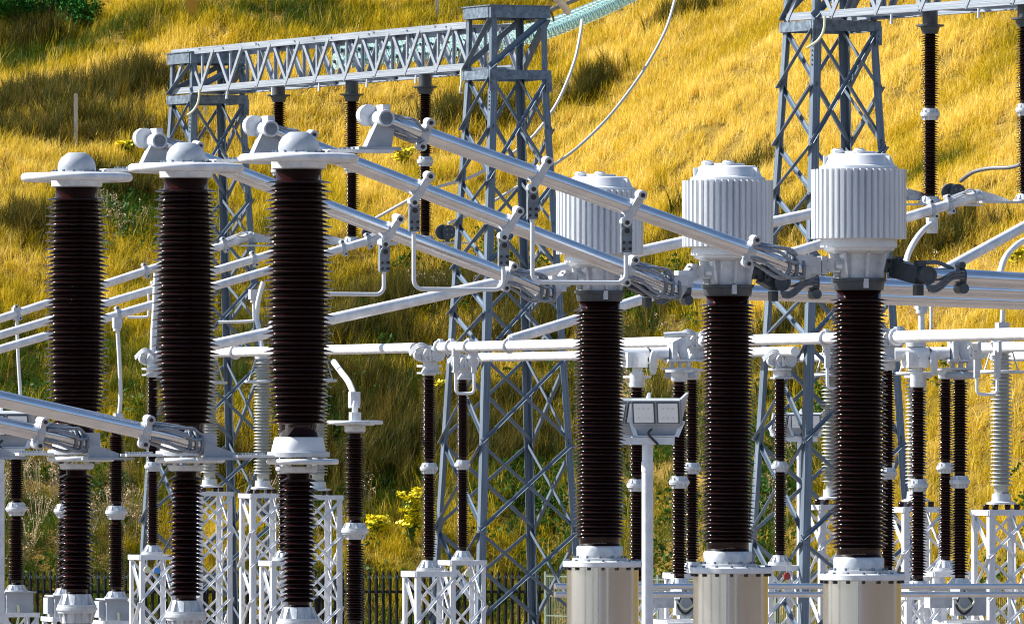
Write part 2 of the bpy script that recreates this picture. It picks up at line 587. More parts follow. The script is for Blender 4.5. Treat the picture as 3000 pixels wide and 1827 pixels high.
def tower(label, c, u, v, ztop, zhead, half_top, grow):
    """Four-legged lattice tower, c = centre on the ground; body to ztop, head box to zhead."""
    t = thing('lattice_tower', label, 'tower', c, 'steel lattice gantry towers')

    def half(z):
        return half_top + (ztop - z) * grow if z < ztop else half_top - (z - ztop) * 0.015

    def corner(su, sv, z):
        h = half(z)
        return Vector((c.x, c.y, z)) + u * (su * h) + v * (sv * h)
    for su in (-1, 1):
        for sv in (-1, 1):
            member('leg', ANG, corner(su, sv, 0.0), corner(su, sv, ztop), 0.14, -u * su, -v * sv, t)
            member('head_post', ANG, corner(su, sv, ztop), corner(su, sv, zhead), 0.12, -u * su, -v * sv, t)
    zz = [ztop - 0.06]
    px = [235, 540, 800, 1055, 1310, 1565, 1830, 2085]
    zz = [ztop - (q - 235) / 152.0 for q in px]
    for sgn in (-1, 1):
        for i in range(len(zz) - 1):
            za, zb = zz[i] - 0.04, max(zz[i + 1], 0.1)
            # faces across u (front and back)
            n = v * sgn
            for k, (a, b_) in enumerate(((-1, 1), (1, -1))):
                off = n * (0.012 if k else -0.085)
                member('brace', ANGT, corner(a, sgn, za) + off, corner(b_, sgn, zb) + off, 0.065, Z, n, t)
            # faces across v (left and right): shorter panels high up
            n = u * sgn
            cuts = [za, (za + zb) / 2, zb] if i < 3 else [za, zb]
            for j in range(len(cuts) - 1):
                for k, (a, b_) in enumerate(((-1, 1), (1, -1))):
                    off = n * (0.012 if k else -0.085)
                    member('brace', ANGT, corner(sgn, a, cuts[j]) + off, corner(sgn, b_, cuts[j + 1]) + off,
                           0.065, Z, n, t)
    # head: heavy ring of channels below, flat cap above, one diagonal on each face
    for zc, hgt, out in ((ztop + 0.02, 0.18, 0.02), (zhead, 0.22, 0.03)):
        for sgn in (-1, 1):
            a, b_ = corner(-1, sgn, zc) - u * 0.05 + v * (sgn * out), corner(1, sgn, zc) + u * 0.05 + v * (sgn * out)
            MB().bar(a, b_, hgt, 0.06).build('ring_beam', M['galv'], t, False)
            a, b_ = corner(sgn, -1, zc) + v * 0.03 + u * (sgn * out), corner(sgn, 1, zc) - v * 0.03 + u * (sgn * out)
            MB().bar(a, b_, hgt - 0.006, 0.06).build('ring_beam', M['galv'], t, False)
        m_ = MB()
        m_.box(Vector((c.x, c.y, zc + (0.125 if zc > ztop + .5 else -0.1))),
               (2 * half(zc) + 0.16, 2 * half(zc) + 0.16, 0.02), (u, v, Z))
        if zc > ztop + .5:
            m_.build('cap_plate', M['galv'], t, False)
    for sgn in (-1, 1):
        for i, (pa, pb) in enumerate((((-1, sgn), (1, sgn)), ((sgn, -1), (sgn, 1)))):
            n = v * sgn if i == 0 else u * sgn
            member('head_brace', ANG, corner(*pa, ztop + 0.14) - n * .02, corner(*pb, zhead - 0.14) - n * .02, 0.11, Z, n, t)
    # gusset plates with bolts where the legs carry the ring
    for su in (-1, 1):
        p = corner(su, 1, ztop) + v * 0.055
        MB().box(p - Z * 0.15, (0.12, 0.012, 0.32), (u, v, Z)).build('gusset', M['galv'], t, False)
        for k in range(3):
            bolt(p - Z * (0.05 + 0.1 * k) + v * .006, v, 0.018, 0.02, t)
    for z_ in zz[1:-2]:
        for k in range(3):
            bolt(corner(-1, 1, z_ + .08 - k * .08) + u * 0.05 + v * .002, v, 0.016, 0.02, t)
            bolt(corner(1, 1, z_ + .08 - k * .08) - u * 0.05 + v * .002, v, 0.016, 0.02, t)
            bolt(corner(-1, 1, z_ + .08 - k * .08) - u * 0.002 - v * .05, -u, 0.016, 0.02, t)
    for k in range(6):
        bolt(corner(-1, 1, ztop - 0.25 - k * 0.08) - u * 0.005 + v * -.05, -u, 0.016, 0.02, t)
    return t


def truss(label, p0, p1, u, width, z0, z1, n):
    """Four-chord lattice beam from p0 to p1 (ground points)."""
    t = thing('lattice_beam', label, 'beam', (p0 + p1) / 2, 'steel lattice gantry beams')
    ax = (p1 - p0).normalized()
    L = (p1 - p0).length

    def pt(s, su, z):
        q = p0 + ax * s + u * (su * width / 2)
        return Vector((q.x, q.y, z))
    for su in (-1, 1):
        member('bottom_chord', SUNANG, pt(0, su, z0), pt(L, su, z0), 0.13, Z, -u * su, t)
        member('top_chord', SUNANG, pt(0, su, z1), pt(L, su, z1), 0.13, -Z, -u * su, t)
        step = L / n
        for i in range(n):
            a, mid, b_ = i * step, (i + .5) * step, (i + 1) * step
            nn = u * su
            member('diagonal', SUNANGT, pt(a, su, z0 + .03) + nn * .012, pt(mid, su, z1 - .03) + nn * .012, 0.088, ax, -nn, t)
            member('diagonal', SUNANGT, pt(mid, su, z1 - .03) - nn * .03, pt(b_, su, z0 + .03) - nn * .03, 0.088, ax, -nn, t)
            if i:
                member('upright', SUNANGT, pt(a, su, z0 + .03) - nn * .05, pt(a, su, z1 - .03) - nn * .05, 0.06, ax, -nn, t)
    for i in range(n):
        a, b_ = i * L / n, (i + 1) * L / n
        s = 1 if i % 2 else -1
        member('cross_brace', SUNANGT, pt(a, -s, z1 - .02), pt(b_, s, z1 - .02), 0.06, -Z, ax, t)
        member('cross_brace', SUNANGT, pt(a, -s, z0 + .02), pt(b_, s, z0 + .02), 0.06, Z, ax, t)
        member('cross_strut', SUNANGT, pt(a, -1, z0 + .025), pt(a, 1, z0 + .025), 0.07, Z, ax, t)
    for k in range(5):
        q = pt(L * (.2 + .16 * k), -1, z0 - .02)
        MB().cyl(q - Z * .16, q, 0.028, 10, 0.016).build('hanging_pin', M['galv_light'], t)
    for k in range(8):
        bolt(pt(L * (k + .5) / 8, -1, z1 - 0.06) - u * 0.002, -u, 0.018, 0.02, t)
    return t, pt


UG, VG = Vector((0.908, 0.42, 0)), Vector((0.42, -0.908, 0))
zt1 = EYE + (HY - 225) / F * 178.0
zh1 = EYE + (HY - 40) / F * 178.0
T0, T1 = PX(607, 191.5), PX(1484, 178.0)
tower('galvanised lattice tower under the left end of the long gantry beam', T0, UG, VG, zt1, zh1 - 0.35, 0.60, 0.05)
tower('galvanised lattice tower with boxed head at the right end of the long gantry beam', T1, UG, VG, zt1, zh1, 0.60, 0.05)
zb0, zb1 = EYE + (HY - 203) / F * 178.0, EYE + (HY - 62) / F * 178.0
ax1 = (T1 - T0).normalized()
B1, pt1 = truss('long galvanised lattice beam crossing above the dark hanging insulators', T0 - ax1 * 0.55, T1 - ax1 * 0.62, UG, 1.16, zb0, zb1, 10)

UG2, VG2 = Vector((0.866, 0.5, 0)), Vector((0.5, -0.866, 0))
T2 = PX(2432, 158.0)
T3 = T2 + VG2 * 17.0
zt2 = EYE + (HY - 83) / F * 158.0
tower('galvanised lattice tower behind the ribbed transformer heads, cut by the top edge', T2, UG, VG, zt2, zt2 + 1.38, 0.60, 0.05)
tower('galvanised lattice tower ending the short gantry beam beyond the right picture edge', T3, UG2, VG2, zt2, zt2 + 1.38, 0.60, 0.05)
B2, pt2 = truss('galvanised lattice beam running off the upper right corner above one hanging insulator', T2 - VG2 * 0.5, T3 - VG2 * 0.62, UG2, 1.16, zt2 + 0.13, zt2 + 1.10, 12)

# cream earthing tails on the towers
for (pts, d, lab) in (
        ([(585, 262), (580, 300), (565, 325), (548, 338)], 189.3, 'cream cable curving below the left end of the long gantry beam'),
        ([(1352, 200), (1352, 240), (1348, 268), (1356, 272)], 178.5, 'short cream cable hanging at the boxed head of the lattice tower'),
        ([(2417, 48), (2413, 90), (2395, 120), (2364, 141)], 156.6, 'cream cable curving from the short gantry beam to its tower leg')):
    mb = MB()
    q = [P(x, y, d) for x, y in pts]
    cur = []
    for i in range(len(q) - 1):
        for s in range(5):
            f = s / 5
            p0, p1, p2, p3 = q[max(i - 1, 0)], q[i], q[i + 1], q[min(i + 2, len(q) - 1)]
            cur.append(0.5 * ((2 * p1) + (p2 - p0) * f + (2 * p0 - 5 * p1 + 4 * p2 - p3) * f * f + (3 * p1 - p0 - 3 * p2 + p3) * f ** 3))
    cur.append(q[-1])
    mb.tube(cur, 0.022, 8)
    o = mb.build('earthing_cable', M['cream'])
    o['label'], o['category'], o['group'] = lab, 'cable', 'cream earthing cables on the gantries'


def spline(q, n=6):
    cur = []
    for i in range(len(q) - 1):
        for s in range(n):
            f = s / n
            p0, p1, p2, p3 = q[max(i - 1, 0)], q[i], q[i + 1], q[min(i + 2, len(q) - 1)]
            cur.append(0.5 * ((2 * p1) + (p2 - p0) * f + (2 * p0 - 5 * p1 + 4 * p2 - p3) * f * f + (3 * p1 - p0 - 3 * p2 + p3) * f ** 3))
    cur.append(q[-1])
    return cur


# ------------------------------------------------------------------ insulators
def sheds(z0, z1, core, shed, pitch, neck=0.05, small=0.86, droop=0.35):
    """Profile of a porcelain stack from z1 (top) down to z0; core and shed may be functions of 0..1."""
    cf = core if callable(core) else (lambda t_: core)
    sf = shed if callable(shed) else (lambda t_: shed)
    prof = [(cf(0) * 1.02, z1)]
    z = z1 - neck
    k = 0
    half = pitch / 2
    while z - half > z0 + neck:
        t_ = (z1 - z) / (z1 - z0)
        c = cf(t_)
        r = sf(t_) if k % 2 == 0 else c + (sf(t_) - c) * small
        w_ = r - c
        prof += [(c, z), (c + w_ * 0.25, z - half * 0.12), (r, z - half * (0.25 + droop)), (r, z - half * (0.36 + droop)),
                 (c + w_ * 0.2, z - half * 0.5), (c, z - half * 0.78)]
        z -= half
        k += 1
    prof += [(cf(1), z), (cf(1) * 1.02, z0)]
    return prof[::-1]


def cone_fitting(m_, c, z0, z1, r0, r1, ribs=10, flange=None):
    """Cast metal end fitting: a core with ribs standing proud, r0 at z0 and r1 at z1."""
    c = Vector(c)
    rmin = min(r0, r1)
    m_.lathe([(r0 if r0 < r1 else r0 * .80, z0), (r1 if r1 < r0 else r1 * .80, z1)], c, 24)
    zf, s_ = (z0, 1) if r0 > r1 else (z1, -1)
    rf = max(r0, r1)
    th = abs(z1 - z0) * .22
    m_.lathe(sorted([(rf, zf), (rf, zf + s_ * th)], key=lambda q: q[1]), c, 24)
    zo = z1 if zf == z0 else z0
    for k in range(ribs):
        a = 2 * math.pi * (k + .25) / ribs
        d = Vector((math.cos(a), math.sin(a), 0))
        m_.prism([c + d * rf * .98 + Z * (zf + s_ * th * .5), c + d * rmin * 1.04 + Z * zo, c + d * rmin * .6 + Z * zo, c + d * rmin * .6 + Z * (zf + s_ * th * .5)],
                 Z.cross(d), rf * 0.12)


# --- two-section support posts (brown), as real sizes: joint 0.29 m across
def post(label, px, d, ytop, yjoint, ybase, name='post_insulator', group='slim brown two-section post insulators', shed_r=0.136, core=0.074,
         cap=True, stand_to=None, joint_r=0.145):
    c = PX(px, d)
    t = thing(name, label, 'insulator', c, group)
    s = F / d
    zt, zj, zb = (EYE + (HY - y) / s for y in (ytop, yjoint, ybase))
    jh = joint_r * 0.62
    MB().lathe(sheds(zj + jh, zt, core, shed_r, 0.078, 0.03, 0.65), c, 22).build('upper_insulator', M['porcelain_far'], t)
    MB().lathe(sheds(zb, zj - jh, core, shed_r, 0.078, 0.03, 0.65), c, 22).build('lower_insulator', M['porcelain_far'], t)
    m_ = MB()
    cone_fitting(m_, c, zj + 0.012, zj + jh, joint_r, joint_r * 0.72)
    cone_fitting(m_, c, zj - jh, zj - 0.012, joint_r * 0.72, joint_r)
    m_.lathe([(joint_r, zj - .012), (joint_r * 1.04, zj - .01), (joint_r * 1.04, zj + .01), (joint_r, zj + .012)], c, 24)
    m_.build('joint_collar', M['cast_white'], t)
    m_ = MB()
    cone_fitting(m_, c, zb - 0.15, zb, 0.20, 0.11)
    m_.lathe([(0.21, zb - .175), (0.21, zb - .15)], c, 24)
    m_.build('base_cone', M['cast_white'], t)
    if cap:
        m_ = MB()
        m_.lathe([(0.10, zt), (0.12, zt + 0.03), (0.12, zt + 0.13), (0.20, zt + 0.14), (0.20, zt + 0.175)], c, 24)
        m_.build('top_cap', M['cast_white'], t)
    return t, c, zt, zb


def stand(label, px, d, ytop, width=0.66, hgt=None, nbr=None, dwv=None, bar=0.085, zlow=0.0):
    """White four-legged lattice stand."""
    c = PX(px, d)
    t = thing('lattice_stand', label, 'stand', c, 'white lattice equipment stands')
    zt = EYE + (HY - ytop) / F * d
    h = width / 2

    def cn(su, sv, z):
        return c + U * (su * h) + V * (sv * h) + Z * z
    for su in (-1, 1):
        for sv in (-1, 1):
            member('leg', WANG, cn(su, sv, zlow), cn(su, sv, zt), bar, -U * su, -V * sv, t)
    for sgn in (-1, 1):
        MB().bar(cn(-1, sgn, zt - .04) - U * .01 + V * (sgn * .012), cn(1, sgn, zt - .04) + U * .01 + V * (sgn * .012), 0.09, 0.03).build('top_rail', M['galv_light'], t, False)
        MB().bar(cn(sgn, -1, zt - .043) + U * (sgn * .012), cn(sgn, 1, zt - .043) + U * (sgn * .012), 0.085, 0.03).build('top_rail', M['galv_light'], t, False)
    n = max(2, int(round((zt - 0.2) / 0.72)))
    step = (zt - 0.1) / n
    for i in range(n):
        za, zb = zt - 0.09 - i * step, max(0.06, zt - 0.09 - (i + 1) * step)
        for sgn in (-1, 1):
            for k, (a, b_) in enumerate(((-1, 1), (1, -1))):
                o1 = V * sgn * (0.004 if k else -0.06)
                o2 = U * sgn * (0.004 if k else -0.06)
                member('brace', WANG, cn(a, sgn, za) + o1, cn(b_, sgn, zb) + o1, 0.045, Z, V * sgn, t)
                if (i + k) % 2 == 0:
                    member('brace', WANG, cn(sgn, a, za) + o2, cn(sgn, b_, zb) + o2, 0.045, Z, U * sgn, t)
    return t, c, zt


# ------------------------------------------------------------------ three tall brown columns (left)
GA = 'tall brown porcelain columns with flat rings on top'
COLX = [(875, 85.0), (545, 88.2), (225, 91.5)]


def make_column():
    c = PX(*COLX[0])
    t = thing('breaker_column', 'tallest brown porcelain column under the right-hand ring, its lower white collar fully in view', 'insulator column', c, GA)
    E = lambda z: EYE + z
    m_ = MB()
    m_.lathe([(0.185, E(2.50)), (0.192, E(2.53)), (0.182, E(2.59)), (0.15, E(2.64)), (0.105, E(2.672)), (0.10, E(2.676)), (0.085, E(2.685)), (0.0, E(2.688))], c, 40, caps=False)
    m_.build('dome', M['paint_grey'], t)
    m_ = MB()
    m_.lathe([(0.27, E(2.465)), (0.275, E(2.47)), (0.275, E(2.492)), (0.2, E(2.50))], c, 40)
    m_.build('top_plate', M['cast_white'], t)
    for k in range(14):
        a = 2 * math.pi * (k + .3) / 14
        bolt(c + Vector((0.235 * math.cos(a), 0.235 * math.sin(a), E(2.493))), Z, 0.014, 0.022, t)
    m_ = MB()
    m_.torus(c + Z * E(2.44), 0.515, 0.042, 64, 14)
    for k in range(4):
        a = math.pi / 4 + math.pi / 2 * k
        d = Vector((math.cos(a), math.sin(a), 0))
        m_.bar(c + d * 0.22 + Z * E(2.447), c + d * 0.50 + Z * E(2.447), 0.03, 0.09)
    m_.build('corona_ring', M['alu_white'], t)
    m_ = MB()
    m_.lathe([(0.225, E(2.34)), (0.252, E(2.35)), (0.255, E(2.42)), (0.262, E(2.46)), (0.2, E(2.464))], c, 40)
    m_.build('collar', M['cast_white'], t)
    m_ = MB()
    m_.box(c + U * 0.58 + Z * E(2.515), (0.62, 0.22, 0.028), (U, V, Z))
    m_.build('terminal_pad', M['alu_white'], t)
    for k in range(8):
        bolt(c + U * (0.42 + 0.05 * (k % 4)) + V * (0.05 if k < 4 else -0.05) + Z * E(2.529), Z, 0.013, 0.02, t)
    bulge = lambda a, b_, e: (lambda q: a + (b_ - a) * math.sin(math.pi * min(1, 0.12 + q * 0.9)) ** 0.8 + e * q)
    m_ = MB()
    m_.lathe(sheds(E(-0.125), E(2.345), lambda q: 0.198 + 0.040 * math.sin(math.pi * min(1, .05 + q * .9)) ** .8 - .03 * max(0, (q - .78) / .22), lambda q: 0.284 + 0.044 * math.sin(math.pi * min(1, .05 + q * .9)) ** .8 - .035 * max(0, (q - .78) / .22), 0.082, 0.10, 0.6), c, 56)
    m_.build('upper_insulator', M['porcelain'], t)
    m_ = MB()
    m_.lathe([(0.25, E(-0.262)), (0.25, E(-0.24)), (0.225, E(-0.135)), (0.215, E(-0.125)), (0.1, E(-.124))], c, 40)
    m_.build('lower_collar', M['paint_white'], t)
    m_ = MB()
    m_.lathe([(0.285, E(-0.31)), (0.29, E(-0.305)), (0.29, E(-0.267)), (0.285, E(-0.262))], c, 40)
    m_.build('flange', M['cast_white'], t)
    m_ = MB()
    for k in range(6):
        a = math.pi / 3 * k
        q = c + Vector((0.2 * math.cos(a), 0.2 * math.sin(a), 0))
        m_.cyl(q + Z * E(-0.40), q + Z * E(-0.31), 0.022, 10)
    m_.build('spacer_legs', M['cast_white'], t)
    m_ = MB()
    m_.torus(c + U * 0.04 + Z * E(-0.352), 0.31, 0.026, 48, 12)
    m_.build('lower_ring', M['alu_white'], t)
    m_ = MB()
    m_.box(c - U * 0.40 + Z * E(-0.302), (0.46, 0.2, 0.026), (U, V, Z))
    m_.build('lower_pad', M['alu_white'], t)
    for k in range(10):
        bolt(c - U * (0.36 + 0.055 * (k % 5)) + V * (0.05 if k < 5 else -0.05) + Z * E(-0.289), Z, 0.013, 0.02, t)
    m_ = MB()
    m_.lathe([(0.13, E(-.46)), (0.165, E(-.45)), (0.175, E(-.40)), (0.155, E(-.395))], c, 12)
    m_.build('hub', M['cast_white'], t)
    m_ = MB()
    m_.lathe(sheds(E(-1.70), E(-0.45), 0.102, 0.180, 0.082, 0.05, 0.65, 0.5), c, 40)
    m_.build('lower_insulator', M['porcelain'], t)
    m_ = MB()
    cone_fitting(m_, c, E(-1.825), E(-1.69), 0.195, 0.135, 10)
    m_.lathe([(0.205, E(-1.85)), (0.205, E(-1.825))], c, 40)
    cone_fitting(m_, c, E(-1.98), E(-1.85), 0.15, 0.19, 10)
    m_.build('base_cone', M['cast_white'], t)
    m_ = MB()
    m_.lathe(sheds(E(-3.1), E(-1.98), 0.115, 0.19, 0.082, 0.05, 0.9, 0.55), c, 32)
    m_.build('foot_insulator', M['porcelain'], t)
    m_ = MB()
    m_.lathe([(0.22, 0.0), (0.22, 0.06), (0.12, 0.08), (0.12, E(-3.2)), (0.22, E(-3.18)), (0.22, E(-3.1))], c, 24)
    m_.build('pedestal', M['galv'], t)
    return t


colA = make_column()
index_kids(colA)
dup(colA, PX(*COLX[1]), 'brown porcelain column between the two other ringed columns')
dup(colA, PX(*COLX[2]), 'brown porcelain column under the lowest, leftmost ring')

# ------------------------------------------------------------------ current transformers (right)
GC = 'current transformers with ribbed heads'
CTX = [(2516, 87.0), (2132, 91.0), (1757, 95.0)]


def make_ct():
    c = PX(*CTX[0])
    t = thing('current_transformer', 'largest ribbed white transformer head on a brown column, furthest right', 'transformer', c, GC)
    E = lambda z: EYE + z
    m_ = MB()
    m_.lathe([(0.365, E(2.395)), (0.37, E(2.40)), (0.37, E(2.425)), (0.345, E(2.432)), (0.335, E(2.44)), (0.30, E(2.52)), (0.275, E(2.54)), (0.0, E(2.548))], c, 48, caps=False)
    m_.build('lid', M['paint_white'], t)
    m_ = MB()
    m_.lathe([(0.16, E(2.545)), (0.17, E(2.547)), (0.165, E(2.565)), (0.0, E(2.568))], c, 32, caps=False)
    m_.build('cover_plate', M['paint_white'], t)
    for k in range(2):
        a = math.radians(-165 + 130 * k)
        d = Vector((math.cos(a), math.sin(a), 0))
        MB().box(c + d * 0.325 + Z * E(2.475), (0.05, 0.02, 0.09), (d, Z.cross(d), Z)).build('lifting_lug', M['paint_white'], t, False)
    for dx, dy in ((-0.2, -0.05), (0.0, -0.12)):
        m_ = MB()
        q = c + Vector((dx, dy, 0))
        m_.lathe([(0.055, E(2.53)), (0.06, E(2.575)), (0.045, E(2.583)), (0.045, E(2.592)), (0.0, E(2.594))], q, 20, caps=False)
        m_.build('knob', M['paint_white'], t)
    nf = 44
    m_ = MB()

    def fin(r, k):
        return r if (k % 4) != 3 else r - 0.026
    m_.lathe([(0.45, E(1.742)), (0.45, E(2.395))], c, nf * 4, fin)
    m_.build('ribbed_housing', M['ribbed'], t, False)
    m_ = MB()
    m_.lathe([(0.25, E(1.60)), (0.33, E(1.63)), (0.345, E(1.655)), (0.365, E(1.66)), (0.365, E(1.70)), (0.36, E(1.715)), (0.36, E(1.745))], c, 48)
    m_.build('housing_flange', M['paint_white'], t)
    m_ = MB()
    m_.lathe([(0.205, E(1.37)), (0.215, E(1.60))], c, 10)
    for k in range(8):
        a = 2 * math.pi * (k + .37) / 8
        d = Vector((math.cos(a), math.sin(a), 0))
        m_.prism([c + d * 0.19 + Z * E(1.375), c + d * 0.245 + Z * E(1.375), c + d * 0.30 + Z * E(1.61), c + d * 0.19 + Z * E(1.61)], Z.cross(d), 0.022)
    m_.build('neck', M['cast_white'], t)
    m_ = MB()
    m_.lathe([(0.225, E(1.255)), (0.235, E(1.265)), (0.245, E(1.335)), (0.262, E(1.34)), (0.262, E(1.37))], c, 40)
    m_.build('dark_collar', M['black_steel'], t)
    m_ = MB()
    m_.box(c + V * 0.25 - U * 0.03 + Z * E(1.32), (0.045, 0.03, 0.09), (U, V, Z))
    m_.build('earth_tab', M['cast_white'], t)
    m_ = MB()
    m_.lathe(sheds(E(-1.26), E(1.26), 0.208, 0.276, 0.074, 0.075, 0.7), c, 56)
    m_.build('insulator', M['porcelain'], t)
    m_ = MB()
    m_.lathe([(0.285, E(-1.41)), (0.285, E(-1.385)), (0.24, E(-1.38)), (0.24, E(-1.275)), (0.23, E(-1.26)), (0.1, E(-1.255))], c, 40)
    m_.build('base_collar', M['cast'], t)
    for k in range(12):
        a = 2 * math.pi * k / 12
        bolt(c + Vector((0.263 * math.cos(a), 0.263 * math.sin(a), E(-1.385))), Z, 0.013, 0.025, t)
    cc = c + Vector((0.03, 0, 0))
    m_ = MB()
    m_.lathe([(0.36, E(-1.482)), (0.405, E(-1.475)), (0.41, E(-1.47)), (0.41, E(-1.425)), (0.40, E(-1.415)), (0.2, E(-1.41))], cc, 56)
    m_.build('tank_flange', M['galv_light'], t)
    for k in range(16):
        a = 2 * math.pi * k / 16
        q = cc + Vector((0.385 * math.cos(a), 0.385 * math.sin(a), 0))
        bolt(q + Z * E(-1.505), Z, 0.016, 0.03, t, BOLTD)
        bolt(q + Z * E(-1.418), Z, 0.016, 0.02, t)
    m_ = MB()
    m_.lathe([(0.37, E(-2.75)), (0.37, E(-1.478))], cc, 64)
    m_.build('tank', M['steel'], t)
    a = math.radians(-97)
    dd = Vector((math.cos(a), math.sin(a), 0))
    MB().box(cc + dd * 0.371 + Z * E(-2.115), (0.014, 0.006, 1.26), (Z.cross(dd), dd, Z)).build('light_edge', M['cast'], t)  # strip standing in for the tank's sharp edge of reflected light
    m_ = MB()
    m_.lathe([(0.41, E(-2.82)), (0.41, E(-2.75))], cc, 48)
    for su in (-1, 1):
        for sv in (-1, 1):
            m_.bar(cc + U * (.28 * su) + V * (.28 * sv), cc + U * (.28 * su) + V * (.28 * sv) + Z * E(-2.82), 0.1, 0.1, U)
    m_.build('support_frame', M['galv_light'], t, False)
    # terminals: bolted pads on both sides of the neck
    for s, mat, nm in ((-1, 'cast_white', 'left_terminal'), (1, 'black_steel', 'right_terminal')):
        m_ = MB()
        b_ = c + U * (s * 0.31) + Z * E(1.49)
        m_.box(b_, (0.20, 0.09, 0.13), (U, V, Z))
        m_.box(b_ + U * (s * .075) + V * 0.03, (0.055, 0.13, 0.17), (U, V, Z))
        m_.cyl(c + U * (s * 0.19) + Z * E(1.49), c + U * (s * .26) + Z * E(1.49), 0.07, 16)
        q = m_.build('terminal', M[mat], t, True)
        for i in range(4):
            bolt(b_ + U * (s * (0.02 + .09 * (i % 2)) - .03) + V * (0.10 if i % 2 else .05) + Z * (0.045 if i < 2 else -0.045), V, 0.017, 0.025, q, BOLTD)
    return t


ctA = make_ct()
index_kids(ctA)
dup(ctA, PX(*CTX[1]), 'ribbed white transformer head in the middle of the row, behind the floodlight')
dup(ctA, PX(*CTX[2]), 'smallest ribbed white transformer head, partly behind the sloping tubes')


# ------------------------------------------------------------------ fittings for the tubes
def band(m_, p, ax, r, wd=0.05):
    m_.tube([p - ax * wd / 2, p + ax * wd / 2], r * 1.16, 20)


def strap_clamp(parent, p, ax, r, name='clamp', mat='cast', lean=0.3):
    """Split clamp round a tube: band, and the pale strap with two bolts on the camera side."""
    side = Vector((0, -1, 0)) - ax * (-ax.y)
    side.normalize()
    up = ax.cross(side)
    if up.z < 0:
        up = -up
    m_ = MB()
    band(m_, p, ax, r, 0.075)
    a, b_ = p + up * (r * 1.5) + side * r * .75, p - up * (r * 1.5) + side * r * .75
    m_.bar(a, b_, 0.055, 0.05, ax)
    m_.cyl(a - side * .09, a + side * .045, 0.042, 14)
    m_.cyl(b_ - side * .09, b_ + side * .045, 0.042, 14)
    o = m_.build(name, M[mat], parent)
    for q in (a, b_):
        bolt(q + side * .04, side, 0.02, 0.015, o, BOLTD)
    return o


def braids(parent, p0, p1, r, n=3, lift=0.5, side=None, rad=0.014, name='braid', mat='braid', sgn=1):
    """Bundle of flexible conductors bowing off a tube between p0 and p1."""
    ax = (p1 - p0).normalized()
    sd = Vector((0, -1, 0)) - ax * (-ax.y)
    sd.normalize()
    up = ax.cross(sd)
    if up.z < 0:
        up = -up
    L = (p1 - p0).length
    for k in range(n):
        a = math.radians(30 + 34 * k) if sgn > 0 else math.radians(-35 - 40 * k)
        d = up * math.sin(a) + sd * math.cos(a)
        w_ = (0.12, -0.10, 0.05)[k % 3]
        q = [p0 + d * (r * 1.2), p0 + d * (r * 1.3) + ax * L * .22 + up * r * w_, p0 + d * (r * (1.3 + lift * (1 - .25 * k))) + ax * L * (.52 + .08 * k),
             p0 + d * (r * (1.25 + lift * .5)) + ax * L * .82 - up * r * w_ * 3, p1 + d * (r * 1.15)]
        m_ = MB()
        m_.tube(spline(q, 6), rad, 8)
        m_.build(name, M[mat], parent)


def tube_thing(name, label, cat, p0, p1, r, group, mat='alu', seg=24):
    t = thing(name, label, cat, (p0 + p1) / 2, group)
    MB().cyl(p0, p1, r, seg).build('tube', M[mat], t)
    return t, (p1 - p0).normalized()


